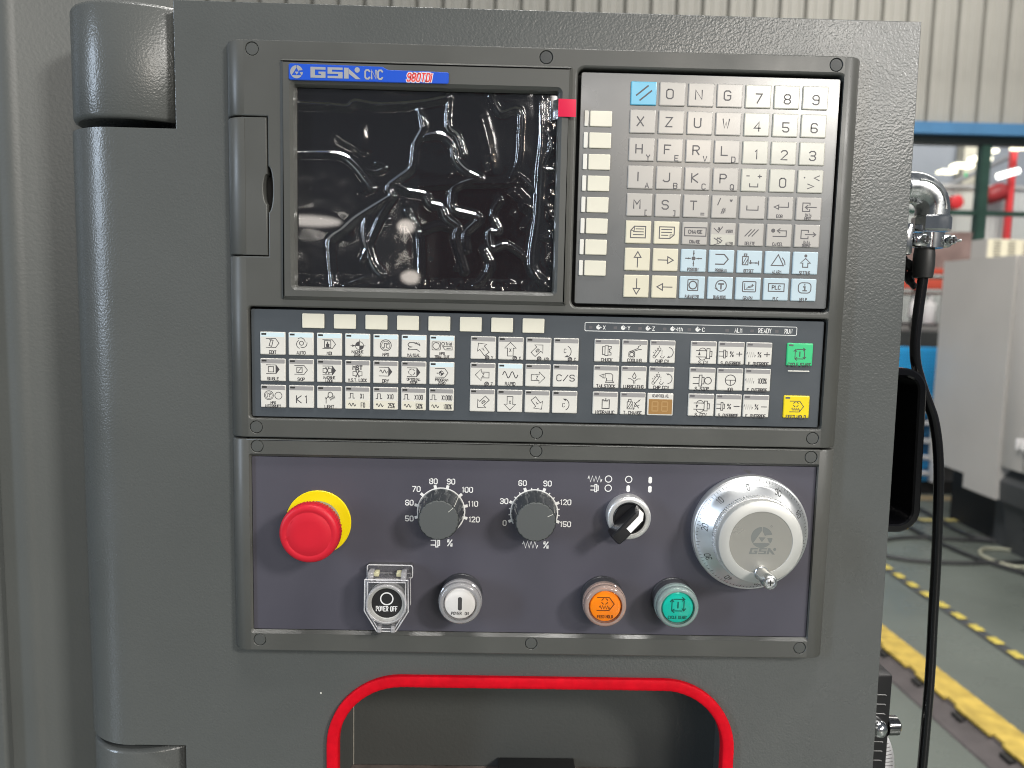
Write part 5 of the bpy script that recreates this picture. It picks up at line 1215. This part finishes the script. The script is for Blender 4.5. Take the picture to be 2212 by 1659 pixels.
L2 = Ink((cx, cd, 28.76), 1.0); logo_mark(L2, .3, -3.6, 7.2); gsk(L2, -7.2, 3.6, 17.5, 4.2, -.25); L2.circle(6.4, -11.3, .55, .3); L2.build('emblem', mat('emblem_grey', (.17, .18, .17), .6), inl)
hx, hd_ = 151.0, 210.8
b = MB(); b.lathe([(5.0, 28.6), (5.0, 30.0), (4.6, 30.4), (4.6, 33), (4.7, 36), (4.8, 40), (4.8, 45.4), (4.4, 46.2), (3.8, 46.4), (3.5, 45.2), (.01, 45.0)], hx, hd_, 40); cr = b.build('crank_handle', ZINC, hw, smooth=35)
b = MB(); b.lathe([(3.0, 45.0), (2.9, 45.9), (2.2, 46.4), (.01, 46.6)], hx, hd_, 28); scw = b.build('screw', SATIN, cr, smooth=35)
k = Ink((hx, hd_, 46.62)); k.line([(-1.7, 0), (1.7, 0)], .8); k.line([(0, -1.7), (0, 1.7)], .8); k.build('cross_slot', BLACKM, scw)

# ================================================================ fittings on the cabinet's right side
cc = thing('cable_connector', (.256, .05, 1.405), 'chrome right angle cable connector on the cabinet side', 'connector')
b = MB(True); ex, ez, er = .2905, 1.4058, .0165
pth = [(.250, .05, ez), (.262, .05, ez)] + [(ex - er + er * math.sin(math.radians(t)), .05, ez - er + er * math.cos(math.radians(t))) for t in range(0, 91, 9)] + [(ex, .05, 1.384)]
b.tube(pth, .0116, 32); b.build('elbow', ZINC, cc, smooth=60)
b = MB(True)   # moulding seam round the bend
sm = [Vector(p) for p in pth[2:-1]]
b.tube([(p.x + .0112 * math.sin(math.radians(t)) * .35, .05 - .0112, p.z + .0112 * math.cos(math.radians(t)) * .35) for p, t in zip(sm, range(0, 91, 9))], .0007, 6); b.build('casting_seam', ZINC, cc, smooth=60)
b = MB(True); b.tube([(.2575, .05, ez), (.262, .05, ez), (.2675, .05, ez)], [.0135, .0142, .0132], 40); b.build('knurled_nut', CHROME, cc, smooth=10)
b = MB(True); b.tube([(ex, .05, 1.3855), (ex, .05, 1.384), (ex, .05, 1.3755), (ex, .05, 1.374)], [.0122, .0134, .0134, .0124], 10); b.build('coupling_ring', CHROME, cc, smooth=10)
b = MB(True); b.tube([(ex - .0005, .05, 1.373), (ex - .0005, .05, 1.362)], .0098, 24)
b.box((ex - .0155, .042, 1.3625), (ex - .004, .056, 1.3725), .002); b.box((ex + .002, .044, 1.3625), (ex + .0135, .056, 1.3725), .002); clp = b.build('clamp', CHROME, cc, smooth=30)
for (sx_, sy_) in ((ex - .0085, .0415), (ex + .0115, .0425)):
    b = MB(True); b.tube([(sx_, sy_ - .0035, 1.3676), (sx_, sy_ - .002, 1.3676), (sx_, sy_ + .001, 1.3676)], [.0025, .0034, .0034], 16); sq = b.build('screw', CHROME, clp, smooth=30)
    b = MB(True); b.box((sx_ - .0022, sy_ - .0042, 1.3671), (sx_ + .0022, sy_ - .0034, 1.3681)); b.box((sx_ - .0005, sy_ - .0043, 1.3655), (sx_ + .0005, sy_ - .0035, 1.3697)); b.build('slot', BLACKM, sq, smooth=0)
b = MB(True); b.tube([(ex + .010, .0405, 1.367), (ex + .0175, .0405, 1.3675)], .0011, 10); b.build('clamp_bolt', CHROME, clp, smooth=40)
b = MB(True); b.box((.2685, .043, 1.3565), (.2745, .058, 1.3795), .0015); b.build('side_bracket', CHROME, cc, smooth=30)
b = MB(True); bx_ = ex - .0035; b.tube([(bx_, .05, 1.362), (bx_, .05, 1.3575), (bx_, .05, 1.350), (bx_ + .0003, .05, 1.3425), (bx_ + .0003, .05, 1.3405), (bx_ + .0003, .05, 1.3400)], [.0068, .0074, .0077, .0069, .0067, .0058], 28); b.build('rubber_boot', RUBBER, cc, smooth=45)
cb = [(.2877, .05, 1.345), (.287, .05, 1.333), (.2858, .05, 1.315), (.2852, .05, 1.293), (.287, .05, 1.277), (.2925, .05, 1.261), (.299, .05, 1.246), (.304, .05, 1.234), (.3085, .05, 1.215), (.3115, .05, 1.19), (.3135, .05, 1.155), (.315, .05, 1.12), (.316, .05, 1.08), (.3175, .05, 1.03), (.3175, .05, .985), (.317, .05, .94), (.314, .05, .85), (.312, .05, .7)]
b = MB(True); b.tube(spline(cb, 6), .0037, 16); tag(b.build('power_cable', CABLE, smooth=60), 'black cable hanging down from the chrome connector', 'cable')
b = MB(True); b.tube(spline([(.270, .06, 1.3525), (.2795, .06, 1.351), (.2845, .06, 1.3455), (.2815, .06, 1.3415), (.2845, .06, 1.3365), (.2875, .06, 1.3335)], 5), [.0042] * 8 + [.0032] * 12 + [.0024] * 6, 8)
b.box((.256, .056, 1.338), (.2795, .066, 1.3575), .003)
tag(b.build('cable_clip', BLACKP, smooth=40), 'small black plastic clip behind the rubber boot', 'clip')
# grab handle
gh = thing('grab_handle', (.256, .06, 1.21), 'black moulded grab handle on the cabinet side beside the cable', 'handle')
hz0, hz1, hxr = 1.1495, 1.2735, .2895
def dpath(inset):
    r = .017 - inset; p = [(.252, hz1 - inset)]
    p += [(hxr - inset - r + r * math.sin(math.radians(t)), hz1 - inset - r + r * math.cos(math.radians(t))) for t in range(0, 91, 10)]
    p += [(hxr - inset + .0022 - r + r * math.cos(math.radians(t)), hz0 + inset + r - r * math.sin(math.radians(t))) for t in range(0, 91, 10)]
    return p + [(.252, hz0 + inset)]
b = MB(True); A, B_ = dpath(0), dpath(.0062); n = len(A)
rings = [[(x, .036, z) for x, z in dpath(.0012)], [(x, .0372, z) for x, z in A], [(x, .082, z) for x, z in A], [(x, .082, z) for x, z in B_], [(x, .0372, z) for x, z in B_], [(x, .036, z) for x, z in dpath(.005)]]
b.add([p for r_ in rings for p in r_], [(j * n + i, j * n + i + 1, ((j + 1) % 6) * n + i + 1, ((j + 1) % 6) * n + i) for j in range(6) for i in range(n - 1)])
b.build('bail', GLOSSB, gh, smooth=35)
b = MB(True); C_ = dpath(.004); b.add([(x, .078, z) for x, z in C_], [tuple(range(len(C_)))]); b.build('recess_back', GLOSSB, gh, smooth=0)

# ---- hand-held pendant hanging at the bottom right
pd = thing('handheld_pendant', (.272, .06, .9), 'black ribbed hand-held pendant box with chrome knob at the lower right', 'pendant')
b = MB(True); b.box((.252, .05, .86), (.2885, .085, 1.0305), .002); bd = b.build('body', BLACKP, pd, smooth=35)
b = MB(True); b.box((.256, .053, 1.031), (.2785, .083, 1.058), .006); b.build('strap_lug', GLOSSB, pd, smooth=35)
for i in range(10):
    z = 1.0145 - i * .0078
    if abs(z - .989) < .006: continue
    b = MB(True); b.tube([(.262, .0497, z), (.2832, .0497, z - .0003), (.284, .0497, z - .0009)], .00035, 6); b.build('rib', mat('rib_edge_grey', (.3, .3, .3), .4) if 'rib_edge_grey' not in MATS else MATS['rib_edge_grey'], bd, smooth=40)
b = MB(True)
for y, r_ in ((.0,0),): pass
b.tube([(.2765, .0495, .9895), (.2765, .046, .9895), (.2765, .0425, .9895), (.2765, .039, .9895), (.2765, .0378, .9895)], [.0072, .0072, .0068, .0048, .0012], 32); b.build('chrome_knob', CHROME, pd, smooth=50)
b = MB(True); b.tube([(.288, .055, .986), (.2895, .055, .986), (.2965, .055, .986), (.2985, .055, .986)], [.0078, .0078, .0075, .005], 24); b.build('side_button', mat('smoked_chrome', (.25, .25, .25), .12, metal=1.0), pd, smooth=35)
b = MB(True); b.tube([(.25, .066, .942), (.25, .067, .942), (.25, .072, .942)], [.0535, .0545, .0545], 72); dl = b.build('dial', mat('white_dial', (.72, .72, .74), .35), pd, smooth=30)
for i in range(100):
    a = 2 * math.pi * i / 100; r0, r1 = .0525, .046
    b = MB(True); u = Vector((math.cos(a), 0, math.sin(a))); w_ = Vector((-math.sin(a), 0, math.cos(a))) * .00025; c0 = Vector((.25, .0657, .942))
    b.add([c0 + u * r0 + w_, c0 + u * r0 - w_, c0 + u * r1 - w_, c0 + u * r1 + w_], [(0, 1, 2, 3)]); b.build('graduation', INKG, dl, smooth=0)
